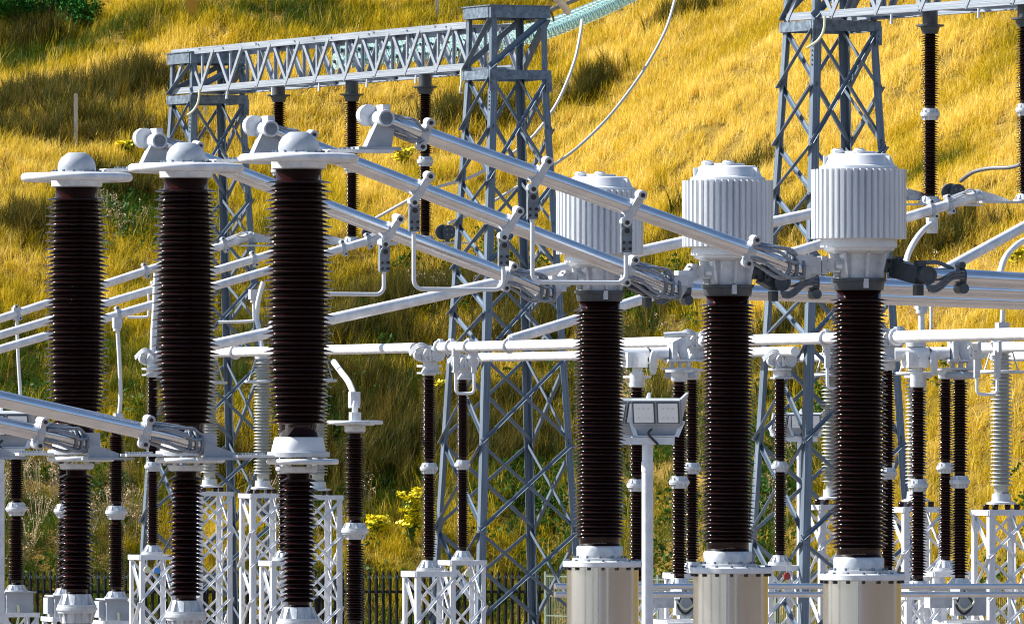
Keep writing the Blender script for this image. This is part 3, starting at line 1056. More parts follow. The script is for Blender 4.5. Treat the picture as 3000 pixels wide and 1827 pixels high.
# --- sloping tubes from the ring-topped columns down to the transformers
GT = 'sloping aluminium tubes from the ringed columns to the transformers'
SL = [((1122, 350), (2350, 790), 85.3, 86.6, 'uppermost sloping aluminium tube, crossing in front of the ribbed heads to the largest transformer'),
      ((785, 381), (1985, 848), 88.5, 90.0, 'sloping aluminium tube between the two other tubes, ending at the middle transformer'),
      ((459, 416), (1615, 858), 91.8, 94.0, 'lowest of the long sloping aluminium tubes, ending at the smallest transformer')]
for i, (a, b_, da, db, lab) in enumerate(SL):
    p0, p1 = P(*a, da), P(*b_, db)
    r = 0.078
    t, ax = tube_thing('busbar_tube', lab, 'tube', p0, p1, r, GT)
    # upper pivot fitting standing on the column's pad
    m_ = MB()
    ped = p0 - Z * (p0.z - (EYE + 2.54))
    m_.prism([ped - U * 0.19, ped + U * 0.06, p0 + U * 0.10 - Z * .03, p0 - U * 0.02 + Z * .02, p0 - U * .06], V, 0.13)
    m_.box(ped - U * .07 + Z * .0, (0.42, 0.24, 0.03), (U, V, Z))
    f = m_.build('pivot_bracket', M['paint_grey'], t)
    m_ = MB()
    m_.cyl(p0 - V * 0.17 - ax * .02, p0 + V * 0.155 - ax * .02, 0.075, 24)
    m_.torus(p0 + V * 0.155 - ax * .02, 0.068, 0.012, 24, 8, (U, Z, V))
    m_.cyl(p0 - V * 0.2 - ax * .10 + Z * .01, p0 - V * 0.1 - ax * .1 + Z * .01, 0.10, 24)
    m_.box(p0 + Z * .10 - ax * .0, (.07, .2, .07), (U, V, Z))
    m_.build('pivot', M['cast_white'], f)
    MB().cyl(p0 + V * 0.15 - ax * .02, p0 + V * 0.163 - ax * .02, 0.064, 20).build('pivot_cap', M['cast_dark'], f)
    q0, q1 = p0 + ax * 0.06, p0 + ax * 0.42
    braids(t, q0 + Z * .02, q1, r, 3, 0.25, rad=0.015, sgn=-1)
    braids(t, q0 + Z * .02, q1, r, 1, 0.8, rad=0.015, sgn=1)
    strap_clamp(t, q1, ax, r)
    # lower flexible end at the transformer terminal
    L = (p1 - p0).length
    e0, e1 = p0 + ax * (L - 0.55), p1
    strap_clamp(t, e0, ax, r)
    braids(t, e0, e1 - ax * .08, r, 3, 0.75, rad=0.017)
    braids(t, e0, e1, r, 2, 0.9, rad=0.017, sgn=-1)
    m_ = MB()
    for k in range(3):
        m_.torus(p1 - ax * (0.16 - .075 * k), r * 1.22, 0.017, 24, 8, (ax.cross(Z).normalized(), Z, ax))
    m_.build('end_rings', M['cast_dark'], t)
    m_ = MB()
    tc = PX(*CTX[i]) - U * 0.40 + Z * (EYE + 1.49)
    m_.box((p1 + tc) / 2 + Z * .02, (0.16, 0.12, 0.16), (U, V, Z))
    m_.bar(p1 - Z * .02, tc, 0.15, 0.06, Z)
    m_.box(p1 + Z * .09, (0.17, .14, .10), (U, V, Z))
    f = m_.build('end_block', M['cast_white'], t)
    for k in range(2):
        bolt(tc + V * .05 + Z * (.05 - .1 * k), V, 0.018, 0.03, f, BOLTD)

# --- U-shaped loops hanging from those tubes
GL = 'U-shaped white rods hanging under the sloping tubes'


def on_line(a, b_, da, db, px):
    """Point on the world segment whose picture column is px."""
    p0, p1 = P(*a, da), P(*b_, db)
    lo, hi = 0.0, 1.0
    for _ in range(40):
        mid = (lo + hi) / 2
        p = p0.lerp(p1, mid)
        if 1500 + p.x / p.y * F < px:
            lo = mid
        else:
            hi = mid
    return p0.lerp(p1, lo), (p1 - p0).normalized()


LOOPS = [(0, 1576, 1850, 828, 'widest U-shaped white rod, hung on the uppermost sloping tube'),
         (1, 1228, 1490, 848, 'U-shaped white rod in front of the lattice tower, hung on the second sloping tube'),
         (2, 872, 1138, 862, 'U-shaped white rod half hidden by the tallest ringed brown column')]
for i, xa, xb, yb, lab in LOOPS:
    a, b_, da, db, _ = SL[i]
    t = None
    feet = []
    for x in (xa, xb):
        p, ax = on_line(a, b_, da, db, x)
        if t is None:
            t = thing('bypass_loop', lab, 'rod', p, GL)
        side = (Vector((0, -1, 0)) + ax * ax.y).normalized()
        up = ax.cross(side)
        up = up if up.z > 0 else -up
        m_ = MB()
        band(m_, p, ax, 0.078, 0.07)
        top, bot = p + up * 0.14 + side * .07 + U * .03, p - up * 0.13 + side * .07 - U * .03
        m_.bar(top, bot, 0.07, 0.05, ax)
        m_.cyl(top - side * .08, top + side * .04, 0.045, 14)
        m_.cyl(bot - side * .08, bot + side * .04, 0.042, 14)
        c1 = m_.build('clamp', M['cast_white'], t)
        bolt(top + side * .035, side, 0.022, 0.014, c1, BOLTD)
        bolt(bot + side * .035, side, 0.022, 0.014, c1, BOLTD)
        pl = p - Z * 0.27 - U * 0.07 + side * .05
        m_ = MB()
        m_.box(pl, (0.105, 0.045, 0.27), (U, side, Z))
        m_.cyl(pl + Z * .07 - side * .0, pl + Z * .07 + side * .035, 0.052, 18)
        m_.prism([pl + Z * .135 - U * .045, pl + Z * .135 + U * .05, bot + U * .03, bot - U * .03], side, 0.045)
        hp = m_.build('hanger_plate', M['cast_dark'], t)
        bolt(pl + Z * .07 + side * .034, side, 0.026, 0.012, hp, BOLTD)
        for k in range(4):
            bolt(pl + U * (.033 if k % 2 else -.033) - Z * (.04 if k < 2 else .10) + side * .022, side, 0.015, 0.016, hp, BOLTD)
        feet.append(pl - Z * 0.12)
    zb = EYE + (HY - yb) / F * (da + db) / 2
    f0, f1 = feet
    g0, g1 = Vector((f0.x, f0.y, zb)), Vector((f1.x, f1.y, zb))
    e = (g1 - g0).normalized()
    R = 0.09
    path = [f0]
    for k in range(7):
        an = math.pi / 2 * k / 6
        path.append(g0 + Z * R + e * (R - R * math.cos(an)) - Z * (R * math.sin(an)))
    for k in range(7):
        an = math.pi / 2 * k / 6
        path.append(g1 + Z * R - e * R + e * (R * math.sin(an)) - Z * (R * math.cos(an)))
    path.append(f1)
    MB().tube(path, 0.021, 12).build('rod', M['paint_white'], t)

# --- lower tubes entering from the left edge
GLW = 'aluminium tubes entering from the left edge'


def lower_tube(lab, pa, pb, d, pfoot, clampx):
    p0, p1 = P(*pa, d - 1.2), P(*pb, d)
    t, ax = tube_thing('busbar_tube', lab, 'tube', p0, p1, 0.077, GLW)
    pc, _ = on_line(pa, pb, d - 1.2, d, clampx)
    strap_clamp(t, pc, ax, 0.077)
    braids(t, pc + ax * .05, p1 - ax * .02, 0.077, 3, 0.3, rad=0.016)
    braids(t, pc + ax * .05, p1 - ax * .02, 0.077, 2, 0.35, rad=0.016, sgn=-1)
    m_ = MB()
    for k in range(3):
        m_.torus(p1 - ax * (0.12 - .06 * k), 0.093, 0.015, 24, 8, (ax.cross(Z).normalized(), Z, ax))
    m_.build('end_rings', M['cast_dark'], t)
    f = P(*pfoot, d)
    m_ = MB()
    m_.box(p1 + U * .07 + Z * .01, (0.15, 0.13, 0.17), (U, V, Z))
    m_.prism([f - U * .14, f + U * .16, f + U * .16 + Z * .05, f + U * .02 + Z * .10, f - U * .16 + Z * .16], V, 0.05)
    m_.box(f + U * .05 - Z * .0, (0.46, 0.2, 0.024), (U, V, Z))
    m_.build('end_bracket', M['paint_grey'], t)
    return t


lower_tube('long aluminium tube crossing the leftmost brown column, clamped before the middle column', (-420, 1074), (585, 1299), 84.8, (640, 1343), 425)
lower_tube('shorter aluminium tube below the long one, ending beside the leftmost brown column', (-420, 1152), (245, 1296), 88.0, (300, 1343), 112)
lower_tube('aluminium tube end showing only its bracket foot at the left edge', (-420, 1230), (-70, 1300), 91.3, (-5, 1341), -190)

# --- horizontal tubes leaving the transformers to the right
GR = 'level aluminium tubes leaving the transformers to the right'
for i, (a, b_, da, lab) in enumerate([
        ((2690, 806), (3180, 832), 86.9, 'nearest level aluminium tube, leaving the largest transformer with a dark clamp'),
        ((2265, 826), (3180, 862), 91.2, 'level aluminium tube from the middle transformer, between the two others at the right edge'),
        ((1895, 846), (3180, 890), 95.2, 'lowest level aluminium tube, passing behind the middle and largest transformers')]):
    p0 = P(*a, da)
    L = (b_[0] - a[0]) / F * da / 0.939
    p1 = p0 + U * L
    p1.z = EYE + (HY - b_[1]) / F * p1.y
    t, ax = tube_thing('busbar_tube', lab, 'tube', p0, p1, 0.080, GR)
    tc = PX(*CTX[i]) + U * 0.36 + Z * (EYE + 1.49)
    m_ = MB()
    m_.bar(tc - Z * .02, p0 + ax * .02, 0.17, 0.12, Z)
    m_.cyl(p0 + V * .13 + ax * .05, p0 - V * .13 + ax * .05, 0.085, 24)
    m_.torus(p0 + V * .13 + ax * .05, 0.075, .014, 24, 8, (U, Z, V))
    m_.box(p0 - Z * .14, (0.07, .1, .1), (U, V, Z))
    m_.box(p0 + Z * .11 + ax * .02, (0.08, .1, .06), (U, V, Z))
    f = m_.build('end_clamp', M['black_steel'], t)
    q1 = p0 + ax * 0.43
    side = V
    for k in range(3):
        dz = 0.055 - 0.03 * k
        q = [p0 + ax * (.03 + .01 * k) + V * .13 - Z * (.10 + .02 * k), p0 + ax * .12 + V * .12 - Z * (.10 + .025 * k),
             p0 + ax * .2 + V * .11 - Z * (.05 + .03 * k), p0 + ax * .3 + V * .105 + Z * (dz - .02), q1 + V * .1 + Z * dz]
        m_ = MB()
        m_.tube(spline(q, 5), 0.013, 8)
        m_.build('braid', M['cable'], t)
    q = [p0 + ax * .05 + V * .02 + Z * .12, p0 + ax * .2 + Z * .13, p0 + ax * .36 + Z * .075]
    MB().tube(spline(q, 5), 0.02, 8).build('braid', M['cable'], t)
    m_ = MB()
    m_.tube([q1 - ax * .03, q1 + ax * .03], 0.094, 20)
    m_.cyl(q1 - Z * .105 - V * .05, q1 - Z * .105 + V * .1, 0.05, 14)
    m_.cyl(q1 + Z * .115 - V * .05, q1 + Z * .115 + V * .06, 0.034, 12)
    m_.build('collar_clamp', M['black_steel'], t)


# ------------------------------------------------------------------ hanging insulators under the beams
GH = 'dark two-section insulators hanging under the gantry beams'


def hanger(label, px, d, ytop, yjoint, ybot, disc=True):
    c = PX(px, d)
    t = thing('hanging_insulator', label, 'insulator', c, GH)
    s = F / d
    zt, zj, zb = (EYE + (HY - y) / s for y in (ytop, yjoint, ybot))
    m_ = MB()
    m_.cyl(c + Z * (zt + .16), c + Z * (zt + 0.42), 0.13, 20)
    m_.lathe([(0.13, zt), (0.165, zt + 0.11), (0.24, zt + 0.13), (0.24, zt + 0.155)], c, 24)
    m_.build('top_adaptor', M['black_steel'], t)
    MB().lathe(sheds(zj + .10, zt, 0.086, 0.162, 0.08, 0.02, 0.65), c, 24).build('upper_insulator', M['porcelain_far'], t)
    MB().lathe(sheds(zb, zj - .10, 0.082, 0.152, 0.08, 0.02, 0.65), c, 24).build('lower_insulator', M['porcelain_far'], t)
    m_ = MB()
    cone_fitting(m_, c, zj + .015, zj + .10, 0.16, 0.12)
    cone_fitting(m_, c, zj - .10, zj - .015, 0.12, 0.16)
    m_.lathe([(0.165, zj - .015), (0.165, zj + .015)], c, 24)
    m_.build('joint_collar', M['cast_white'], t)
    m_ = MB()
    cone_fitting(m_, c, zb - .12, zb, 0.20, 0.13)
    m_.box(c + Z * (zb - .14) + U * .05, (1.75, 0.24, 0.03), (U, V, Z))
    m_.build('bottom_plate', M['cast_white'], t)
    if disc:
        q = c + U * 0.46 + Z * (zb + .07)
        m_ = MB()
        m_.cyl(q - Z * .2, q - Z * .05, 0.05, 14)
        m_.cyl(q - V * .05 - U * .09, q + V * .03 - U * .09, 0.15, 24)
        m_.cyl(q + V * .05, q + V * .12, 0.14, 24)
        m_.cyl(q, q + V * .1, 0.08, 14)
        f = m_.build('disc_terminal', M['black_steel'], t)
        for k in range(4):
            bolt(q + V * .12 + U * (.05 if k % 2 else -.05) + Z * (.05 if k < 2 else -.05), V, 0.022, 0.012, f, BOLT)
    return c, zb


hanger('hanging dark insulator nearest the left gantry tower, its lower half behind the tallest column', 817, 188.1, 300, 500, 700)
hanger('hanging dark insulator mid-beam, directly left of the raised tube bracket', 1031, 184.7, 298, 492, 694)
hanger('hanging dark insulator closest to the boxed tower head', 1246, 181.5, 276, 473, 690)
hanger('hanging dark insulator under the upper right beam, standing clear of everything', 2725, 155.3, 100, 335, 575)
hanger('hanging dark insulator clipped by the right picture edge', 3004, 152.8, 80, 322, 568)

# ------------------------------------------------------------------ rising tubes and level busbars behind
GB = 'pale tubes rising to the hanging insulators'


def rising(lab, a, da, b_, db, r=0.083, clamps=(), endfit=True, mat='alu_white'):
    p0, p1 = P(*a, da), P(*b_, db)
    t, ax = tube_thing('riser_tube', lab, 'tube', p0, p1, r, GB, mat, 20)
    if endfit:
        e0, e1 = p1 - ax * 0.62, p1 - ax * .06
        strap_clamp(t, e0, ax, r)
        braids(t, e0, e1, r, 3, 0.35, rad=0.016, mat='cast_white')
        m_ = MB()
        m_.tube([p1 - ax * .1, p1 + ax * .02], r * 1.25, 18)
        q = p1 - Z * .12 + U * .35
        m_.prism([q - U * .3, q + U * .35, q - U * .05 + Z * .14, q - U * .3 + Z * .2], V, 0.07)
        m_.build('end_bracket', M['cast'], t)
    for x in clamps:
        p, _ = on_line(a, b_, da, db, x)
        strap_clamp(t, p, ax, r)
    return t


rising('topmost pale tube of the three rising from the left edge', (-300, 1032), 185.0, (735, 692), 188.0, clamps=(50, 425))
rising('pale tube in the middle of the three rising from the left edge', (-300, 1071), 181.3, (948, 698), 184.7, clamps=(452, 742))
rising('lowest pale tube of the three rising from the left edge', (-300, 1111), 177.7, (1160, 682), 181.5, clamps=(346, 1004))
rising('long pale tube rising from behind the tallest column to behind the largest ribbed head', (575, 1021), 151.0, (2650, 566), 155.3, 0.093, clamps=(800,))
rising('pale tube rising behind the transformers to a bracket at the right edge', (1495, 995), 148.0, (2865, 573), 152.8, 0.085, clamps=(2728, 2008))
rising('steep pale tube crossing the right edge above the level tubes', (2740, 806), 146.0, (3250, 527), 150.0, 0.085, endfit=False)

GBB = 'level white busbars running along the yard'
VPX = -8360.0


def bus_pt(x, y0, d0, x0):
    k = (x - VPX) / (x0 - VPX)
    return P(x, HY - (HY - y0) * k, d0 / k)


def busbar(lab, xa, xb, y0, d0, x0, r=0.082, clamps=()):
    p0, p1 = bus_pt(xa, y0, d0, x0), bus_pt(xb, y0, d0, x0)
    t, ax = tube_thing('busbar', lab, 'busbar', p0, p1, r, GBB, 'alu_white', 20)
    for x in clamps:
        p = bus_pt(x, y0, d0, x0)
        m_ = MB()
        m_.torus(p, r * 1.2, 0.03, 20, 8, (ax.cross(Z).normalized(), Z, ax))
        m_.box(p + Z * r * 1.3, (.1, .06, .06), (ax, ax.cross(Z), Z))
        m_.build('clamp', M['cast_white'], t)
    return t


B1A = (1032, 160.0, 640)
B2A = (1042, 167.0, 1650)
B3A = (1060, 186.0, 1650)
busbar('level white busbar seen between the brown columns and ending at a clamp cluster', 560, 1215, *B1A, clamps=(690,))
busbar('level white busbar starting at the clamp cluster and passing behind the smallest transformer', 1285, 2010, *B1A, clamps=(1290, 1322, 1375, 1492))
busbar('level white busbar between the two larger transformers, the upper of the pair', 2060, 2560, *B1A, clamps=(2075, 2420))
busbar('thick level white busbar running off the right edge', 2622, 3120, *B1A, r=0.086, clamps=(2628,))
busbar('lower of the paired white busbars behind the smallest transformer', 1395, 2330, *B2A)
busbar('white busbar showing below the thick one at the right edge', 2870, 3150, *B2A)
busbar('short white busbar hidden behind the largest transformer, seen at its left', 2325, 2700, *B3A)
busbar('white busbar lowest at the right edge, ending above the U rod', 2912, 3150, 1044, 150.0, 2950, clamps=(2925,))

# ------------------------------------------------------------------ slim posts and their stands
def saddle(px, d, py, label, w_=0.5):
    """Cast saddle with curled straps that ties the busbars to a post."""
    c = P(px, py, d)
    t = thing('busbar_saddle', label, 'clamp', c, 'cast saddles on the post insulators')
    m_ = MB()
    m_.box(c - Z * .30, (0.34, 0.24, 0.03), (U, V, Z))
    m_.prism([c - Z * .28 - U * .05, c - Z * .28 + U * .16, c + Z * .02 + U * .10, c + Z * .02 - U * .14], V, 0.09)
    m_.prism([c - Z * .28 - U * .13, c - Z * .28 - U * .02, c + Z * .05 + U * .2, c + Z * .05 + U * .1], V, 0.05)
    m_.build('bracket', M['cast'], t)
    axv = V
    for s in (-.13, .0, .12):
        m_ = MB()
        q0 = c + V * s * .6 + U * s
        m_.cyl(q0 - V * .05, q0 + V * .05, 0.105, 20)
        m_.torus(q0 + V * .05, 0.098, 0.02, 20, 8, (axv.cross(Z).normalized(), Z, axv))
        m_.box(q0 + Z * .12, (.06, .1, .06), (U, V, Z))
        m_.build('strap', M['cast_white'], t)
    for s in (-1, 1):
        q = [c - U * .33 * s - Z * .02, c - U * .2 * s + Z * .12 + V * .1, c - U * .05 * s + Z * .08 + V * .13, c + U * .02 * s - Z * .1 + V * .1]
        m_ = MB()
        for k in range(3):
            m_.tube(spline([v_ + Z * (.028 * k) - V * .02 * k for v_ in q], 4), 0.014, 8)
        m_.build('braid', M['cast_white'], t)
    return t


POSTS = [  # px, d, ytop, yjoint, ybase, stand top, label
    (447, 169.0, 1105, 1366, 1596, 1622, 'slim brown post left of the middle ringed column, on a white stand'),
    (832, 162.0, 1092, 1372, 1612, 1640, 'slim brown post mostly hidden behind the tallest ringed column'),
    (1257, 150.0, 1100, 1371, 1640, 1664, 'slim brown post nearest the yellow ragwort, under the clamp cluster'),
    (1355, 171.0, 1112, 1361, 1612, 1632, 'slim brown post behind the small U rod, right of the ragwort'),
    (2285, 157.0, 1108, 1366, 1625, 1645, 'slim brown post between the two larger transformers'),
    (1990, 133.0, 1118, 1412, 1692, None, 'slim brown post right of the floodlight pole, above a grey drive box'),
    (2027, 146.0, 1112, 1371, 1644, 1668, 'slim brown post tucked behind the middle transformer, left side'),
    (1866, 134.0, 1135, 1421, 1700, None, 'slim brown post just left of the floodlight pole'),
    (2690, 131.0, 1135, 1421, 1700, None, 'slim brown post right of the largest transformer, under a white boxed arm'),
    (2812, 131.0, 1112, 1411, 1692, None, 'slim brown post above the grey drive box near the right edge'),
    (2770, 150.0, 1110, 1370, 1640, 1664, 'slim brown post standing behind its twin near the right edge'),
    (2600, 139.0, 1085, 1386, 1668, None, 'slim brown post behind the right flank of the largest transformer')]
for px, d, yt, yj, yb, ys, lab in POSTS:
    post(lab, px, d, yt, yj, yb)
    if ys:
        stand('lattice stand under the ' + lab.split(',')[0], px, d, yb + 0.178 * F / d, 0.68)
    else:
        # steel plinth frame under the disconnector posts
        stand('lattice stand under the ' + lab.split(',')[0], px, d, yb + (0.178 + (0.42 if 'drive box' in lab else 0)) * F / d, 0.62)

saddle(1257, 149.8, 1038, 'cast saddle cluster joining the busbars on the post nearest the ragwort')
saddle(1362, 170.5, 1062, 'cast saddle on the post behind the small U rod')
saddle(447, 169.0, 1050, 'cast saddle half hidden left of the middle ringed column')
saddle(2290, 157.0, 1055, 'cast saddle between the two larger transformers')
saddle(2038, 145.6, 1000, 'cast saddle with curled straps left of the middle transformer')
saddle(2603, 138.5, 992, 'cast saddle at the start of the thick busbar by the largest transformer')
saddle(2848, 149.0, 1030, 'cast saddle near the right edge beside the U rod')


def drop_loop(px0, px1, yt, yb, d, lab):
    t = thing('earthing_loop', lab, 'rod', P((px0 + px1) / 2, yt, d), 'small U-shaped white rods under the busbars')
    a, b_ = P(px0, yt, d), P(px1, yt, d)
    z = EYE + (HY - yb) / F * d
    g0, g1 = Vector((a.x, a.y, z)), Vector((b_.x, b_.y, z))
    e = (g1 - g0).normalized()
    R = 0.07
    path = [a]
    for k in range(6):
        an = math.pi / 2 * k / 5
        path.append(g0 + Z * R + e * (R - R * math.cos(an)) - Z * (R * math.sin(an)))
    for k in range(6):
        an = math.pi / 2 * k / 5
        path.append(g1 + Z * R - e * R + e * (R * math.sin(an)) - Z * (R * math.cos(an)))
    path.append(b_)
    MB().tube(path, 0.024, 10).build('rod', M['paint_white'], t)
    for q in (a, b_):
        m_ = MB()
        m_.box(q + Z * .12, (.08, .05, .3), (U, V, Z))
        m_.box(q + Z * .30, (.11, .07, .12), (U, V, Z))
        m_.box(q + Z * .40, (.05, .2, .14), (U, V, Z))
        m_.build('hanger', M['cast_white'], t)


drop_loop(1335, 1389, 1085, 1152, 148.4, 'small U-shaped white rod under the busbar in front of the lattice tower')
drop_loop(2862, 2922, 1100, 1155, 129.0, 'small U-shaped white rod near the right edge before the pale ribbed arrester')
drop_loop(2424, 2478, 1070, 1137, 134.0, 'small U-shaped white rod half behind the largest transformer')

# ------------------------------------------------------------------ disconnector arms (boxed arm with round plate)
def disconnector(lab, dx, d):
    c = P(1866 + dx, 1040, d)
    t = thing('disconnector_arm', lab, 'disconnector', c, 'white boxed disconnector arms')
    s = F / d

    def q(px, py, dd=0.0):
        return P(px + dx, py, d + dd)
    m_ = MB()
    m_.cyl(q(1800, 1036), q(1960, 1034), 0.088, 24)
    m_.build('arm_tube', M['paint_white'], t)
    m_ = MB()
    m_.box(q(1858, 1054), (0.31, 0.28, 0.22), (U, V, Z))
    o = m_.build('counterweight_box', M['paint_white'], t, False)
    for r_ in range(5):
        for k in range(3):
            MB().box(q(1845 + 14 * k, 1042 + 7 * r_, -0.17 + .0), (0.05, 0.02, 0.012), (U, V, Z)).build('louvre', M['galv_light'], o, False)
    m_ = MB()
    nd = Vector((0.95, -0.31, 0)).normalized()
    m_.cyl(q(1914, 1062, -.2) - nd * .012, q(1914, 1062, -.2) + nd * .012, 0.175, 36)
    o = m_.build('round_plate', M['paint_white'], t)
    o.rotation_euler = (0, 0, 0)
    m_ = MB()
    m_.torus(q(1893, 1036, -.02), 0.095, 0.012, 28, 8, ((V + U * .4).normalized(), Z, (U - V * .4).normalized()))
    m_.build('arm_joint', M['dark'], t)
    m_ = MB()
    m_.box(q(1970, 1032), (0.08, 0.22, 0.30), (U, V, Z))
    m_.box(q(1990, 1055), (0.42, 0.26, 0.03), (U, V, Z))
    m_.box(q(1990, 1080), (0.46, 0.22, 0.03), (U, V, Z))
    m_.cyl(q(1945, 982), q(2012, 978), 0.045, 14)
    for xx in (1968, 1992, 2016):
        m_.box(q(xx, 1068), (.05, .08, .12), (U, V, Z))
    m_.prism([q(1975, 1000), q(2005, 985), q(2018, 1060), q(2000, 1064)], V, 0.06)
    m_.build('contact_frame', M['cast_white'], t)
    m_ = MB()
    m_.torus(q(1994, 1099), 0.19, 0.05, 36, 10)
    m_.cyl(q(1994, 1105), q(1994, 1080), 0.07, 14)
    m_.build('grading_ring', M['paint_grey'], t)
    m_ = MB()
    m_.cyl(q(1866, 1132), q(1866, 1090), 0.105, 24)
    m_.cyl(q(1866, 1090), q(1866, 1075), 0.07, 14)
    m_.build('post_cap', M['cast_white'], t)
    # operating cylinder below
    return t


disconnector('white boxed disconnector arm left of the floodlight, between the transformers', 0, 133.6)
disconnector('white boxed disconnector arm with round plate near the right edge', 822, 130.8)


# ------------------------------------------------------------------ voltage transformers on boxes
GV = 'brown two-section voltage transformers on grey boxes'


def vt(lab, px, d, ytop=None, boxed=True, ring=False):
    c = PX(px, d)
    t = thing('voltage_transformer', lab, 'transformer', c, GV)
    zj = EYE - 1.72
    zb = EYE - 3.25
    zt = EYE - 0.17 if ytop is None else EYE + (HY - ytop) / F * d
    MB().lathe(sheds(zj + .13, zt, 0.100, 0.186, 0.078, 0.06, 0.65), c, 28).build('upper_insulator', M['porcelain_far'], t)
    MB().lathe(sheds(zb, zj - .14, 0.100, 0.186, 0.078, 0.06, 0.65), c, 28).build('lower_insulator', M['porcelain_far'], t)
    m_ = MB()
    cone_fitting(m_, c, zj + .02, zj + .13, 0.21, 0.15, 8)
    cone_fitting(m_, c, zj - .14, zj - .03, 0.14, 0.20, 8)
    m_.lathe([(0.215, zj - .03), (0.22, zj - .025), (0.22, zj + .015), (0.215, zj + .02)], c, 28)
    m_.build('joint_collar', M['cast_white'], t)
    m_ = MB()
    m_.lathe([(0.13, zt), (0.17, zt + .03), (0.17, zt + .12)], c, 24)
    if ring:
        m_.torus(c + Z * (zt + .17), 0.42, 0.035, 48, 10)
        m_.lathe([(0.3, zt + .12), (0.36, zt + .16), (0.2, zt + .19)], c, 28)
        m_.bar(c - U * .42 + Z * (zt + .17), c + U * .42 + Z * (zt + .17), .03, .08)
        m_.bar(c - V * .42 + Z * (zt + .172), c + V * .42 + Z * (zt + .172), .03, .08)
    m_.build('top_cap', M['cast_white'], t)
    m_ = MB()
    cone_fitting(m_, c, zb - .13, zb, 0.23, 0.15, 8)
    m_.build('base_cone', M['cast_white'], t)
    m_ = MB()
    m_.box(c + Z * (zb - .145), (0.66, 0.6, 0.03), (U, V, Z))
    m_.box(c + Z * (zb - .36), (0.56, 0.5, 0.40), (U, V, Z))
    m_.box(c - U * .34 + Z * (zb - .34), (0.12, 0.3, 0.32), (U, V, Z))
    o = m_.build('terminal_box', M['paint_grey'], t, False)
    q = c + V * .27 - U * .05
    MB().tube(spline([q + Z * (zb - .4), q + Z * (zb - .65) + V * .04, q - U * .1 + Z * (zb - .95) + V * .05, q - U * .28 + Z * (zb - 1.25)], 5), 0.028, 8).build('cable', M['cream'], t)
    return t, zb - .56


for px, d, lab in ((48, 186.0, 'brown voltage transformer closest to the left edge'),
                   (190, 182.0, 'brown voltage transformer mostly hidden behind the leftmost ringed column'),
                   (341, 178.6, 'brown voltage transformer between the leftmost and middle ringed columns')):
    _, zs = vt(lab, px, d)
    stand('lattice stand under the ' + lab.split(',')[0], px, d, HY - (zs - EYE) * F / d, 0.72)
_, zs = vt('brown voltage transformer with a flat ring on top, right of the tallest ringed column', 1040, 148.0, 1268, ring=True)
stand('lattice stand under the voltage transformer right of the tallest ringed column', 1040, 148.0, HY - (zs - EYE) * F / 148.0, 0.72)

# thin droppers
GD = 'thin white dropper rods'


def dropper(lab, pts, r=0.035, mat='paint_white', clamp_at=(), ends=True):
    q = [P(*p) for p in pts]
    t = thing('dropper_rod', lab, 'rod', q[0], GD)
    MB().tube(spline(q, 5) if len(q) > 2 else q, r, 12).build('rod', M[mat], t)
    for k in clamp_at:
        p = q[k]
        m_ = MB()
        m_.box(p, (.16, .14, .2), (U, V, Z))
        m_.cyl(p - Z * .16, p + Z * .1, r * 1.9, 12)
        m_.build('clamp', M['cast_white'], t)
    return t


dropper('thin white dropper rod nearest the left edge', [(48, 915, 186.0), (54, 1060, 186.0), (60, 1180, 186.0), (48, 1250, 186.0)], clamp_at=(0,))
dropper('thin white dropper rod between the leftmost and middle ringed columns', [(343, 945, 178.6), (350, 1060, 178.6), (353, 1160, 178.6), (347, 1225, 178.6), (341, 1258, 178.6)], 0.04, clamp_at=(0, 3))
dropper('thick white flexible dropper along the left flank of the middle ringed column', [(458, 800, 169.0), (454, 900, 169.0), (449, 980, 169.0), (447, 1050, 169.0)], 0.055, clamp_at=(3,))
dropper('curved white dropper from the busbar to the ring-topped voltage transformer', [(978, 1060, 153.0), (1000, 1090, 151.0), (1022, 1120, 149.0), (1038, 1165, 148.0), (1040, 1225, 148.0)], 0.05, clamp_at=(3, 4))
dropper('curved white dropper right of the largest ribbed head', [(2730, 655, 152.0), (2700, 680, 151.0), (2672, 720, 150.0), (2655, 765, 149.0), (2650, 830, 148.0)], 0.05, clamp_at=(0,))
dropper('curved white dropper entering from the right edge', [(3060, 690, 150.0), (3000, 705, 149.5), (2960, 735, 149.0), (2938, 770, 148.5), (2925, 830, 148.0), (2920, 900, 148.0)], 0.05)
dropper('thin straight white dropper under the level tubes', [(2728, 880, 133.0), (2728, 980, 133.0)], 0.022)
dropper('stubby white dropper with a dark clamp under the level tubes', [(2700, 885, 134.0), (2700, 980, 134.0)], 0.045, clamp_at=(0,))
dropper('stubby white dropper on a small frame near the right edge', [(2938, 908, 129.0), (2936, 965, 129.0)], 0.035, clamp_at=(1,))
dropper('L-shaped white rod between the middle and tallest ringed columns', [(742, 862, 184.0), (744, 925, 184.0), (736, 940, 184.0), (640, 943, 184.0)], 0.03, clamp_at=(0,))
dropper('bent white dropper left of the tallest ringed column', [(772, 825, 183.5), (757, 880, 183.5), (752, 930, 183.5), (760, 970, 183.3), (770, 1045, 183.0)], 0.05, clamp_at=(4,))
dropper('L-shaped white rod between the leftmost and middle ringed columns', [(436, 860, 182.0), (436, 915, 182.0), (428, 928, 182.0), (372, 929, 182.0)], 0.026)

# ------------------------------------------------------------------ pale ribbed arresters on white stands
GAR = 'pale ribbed surge arresters'


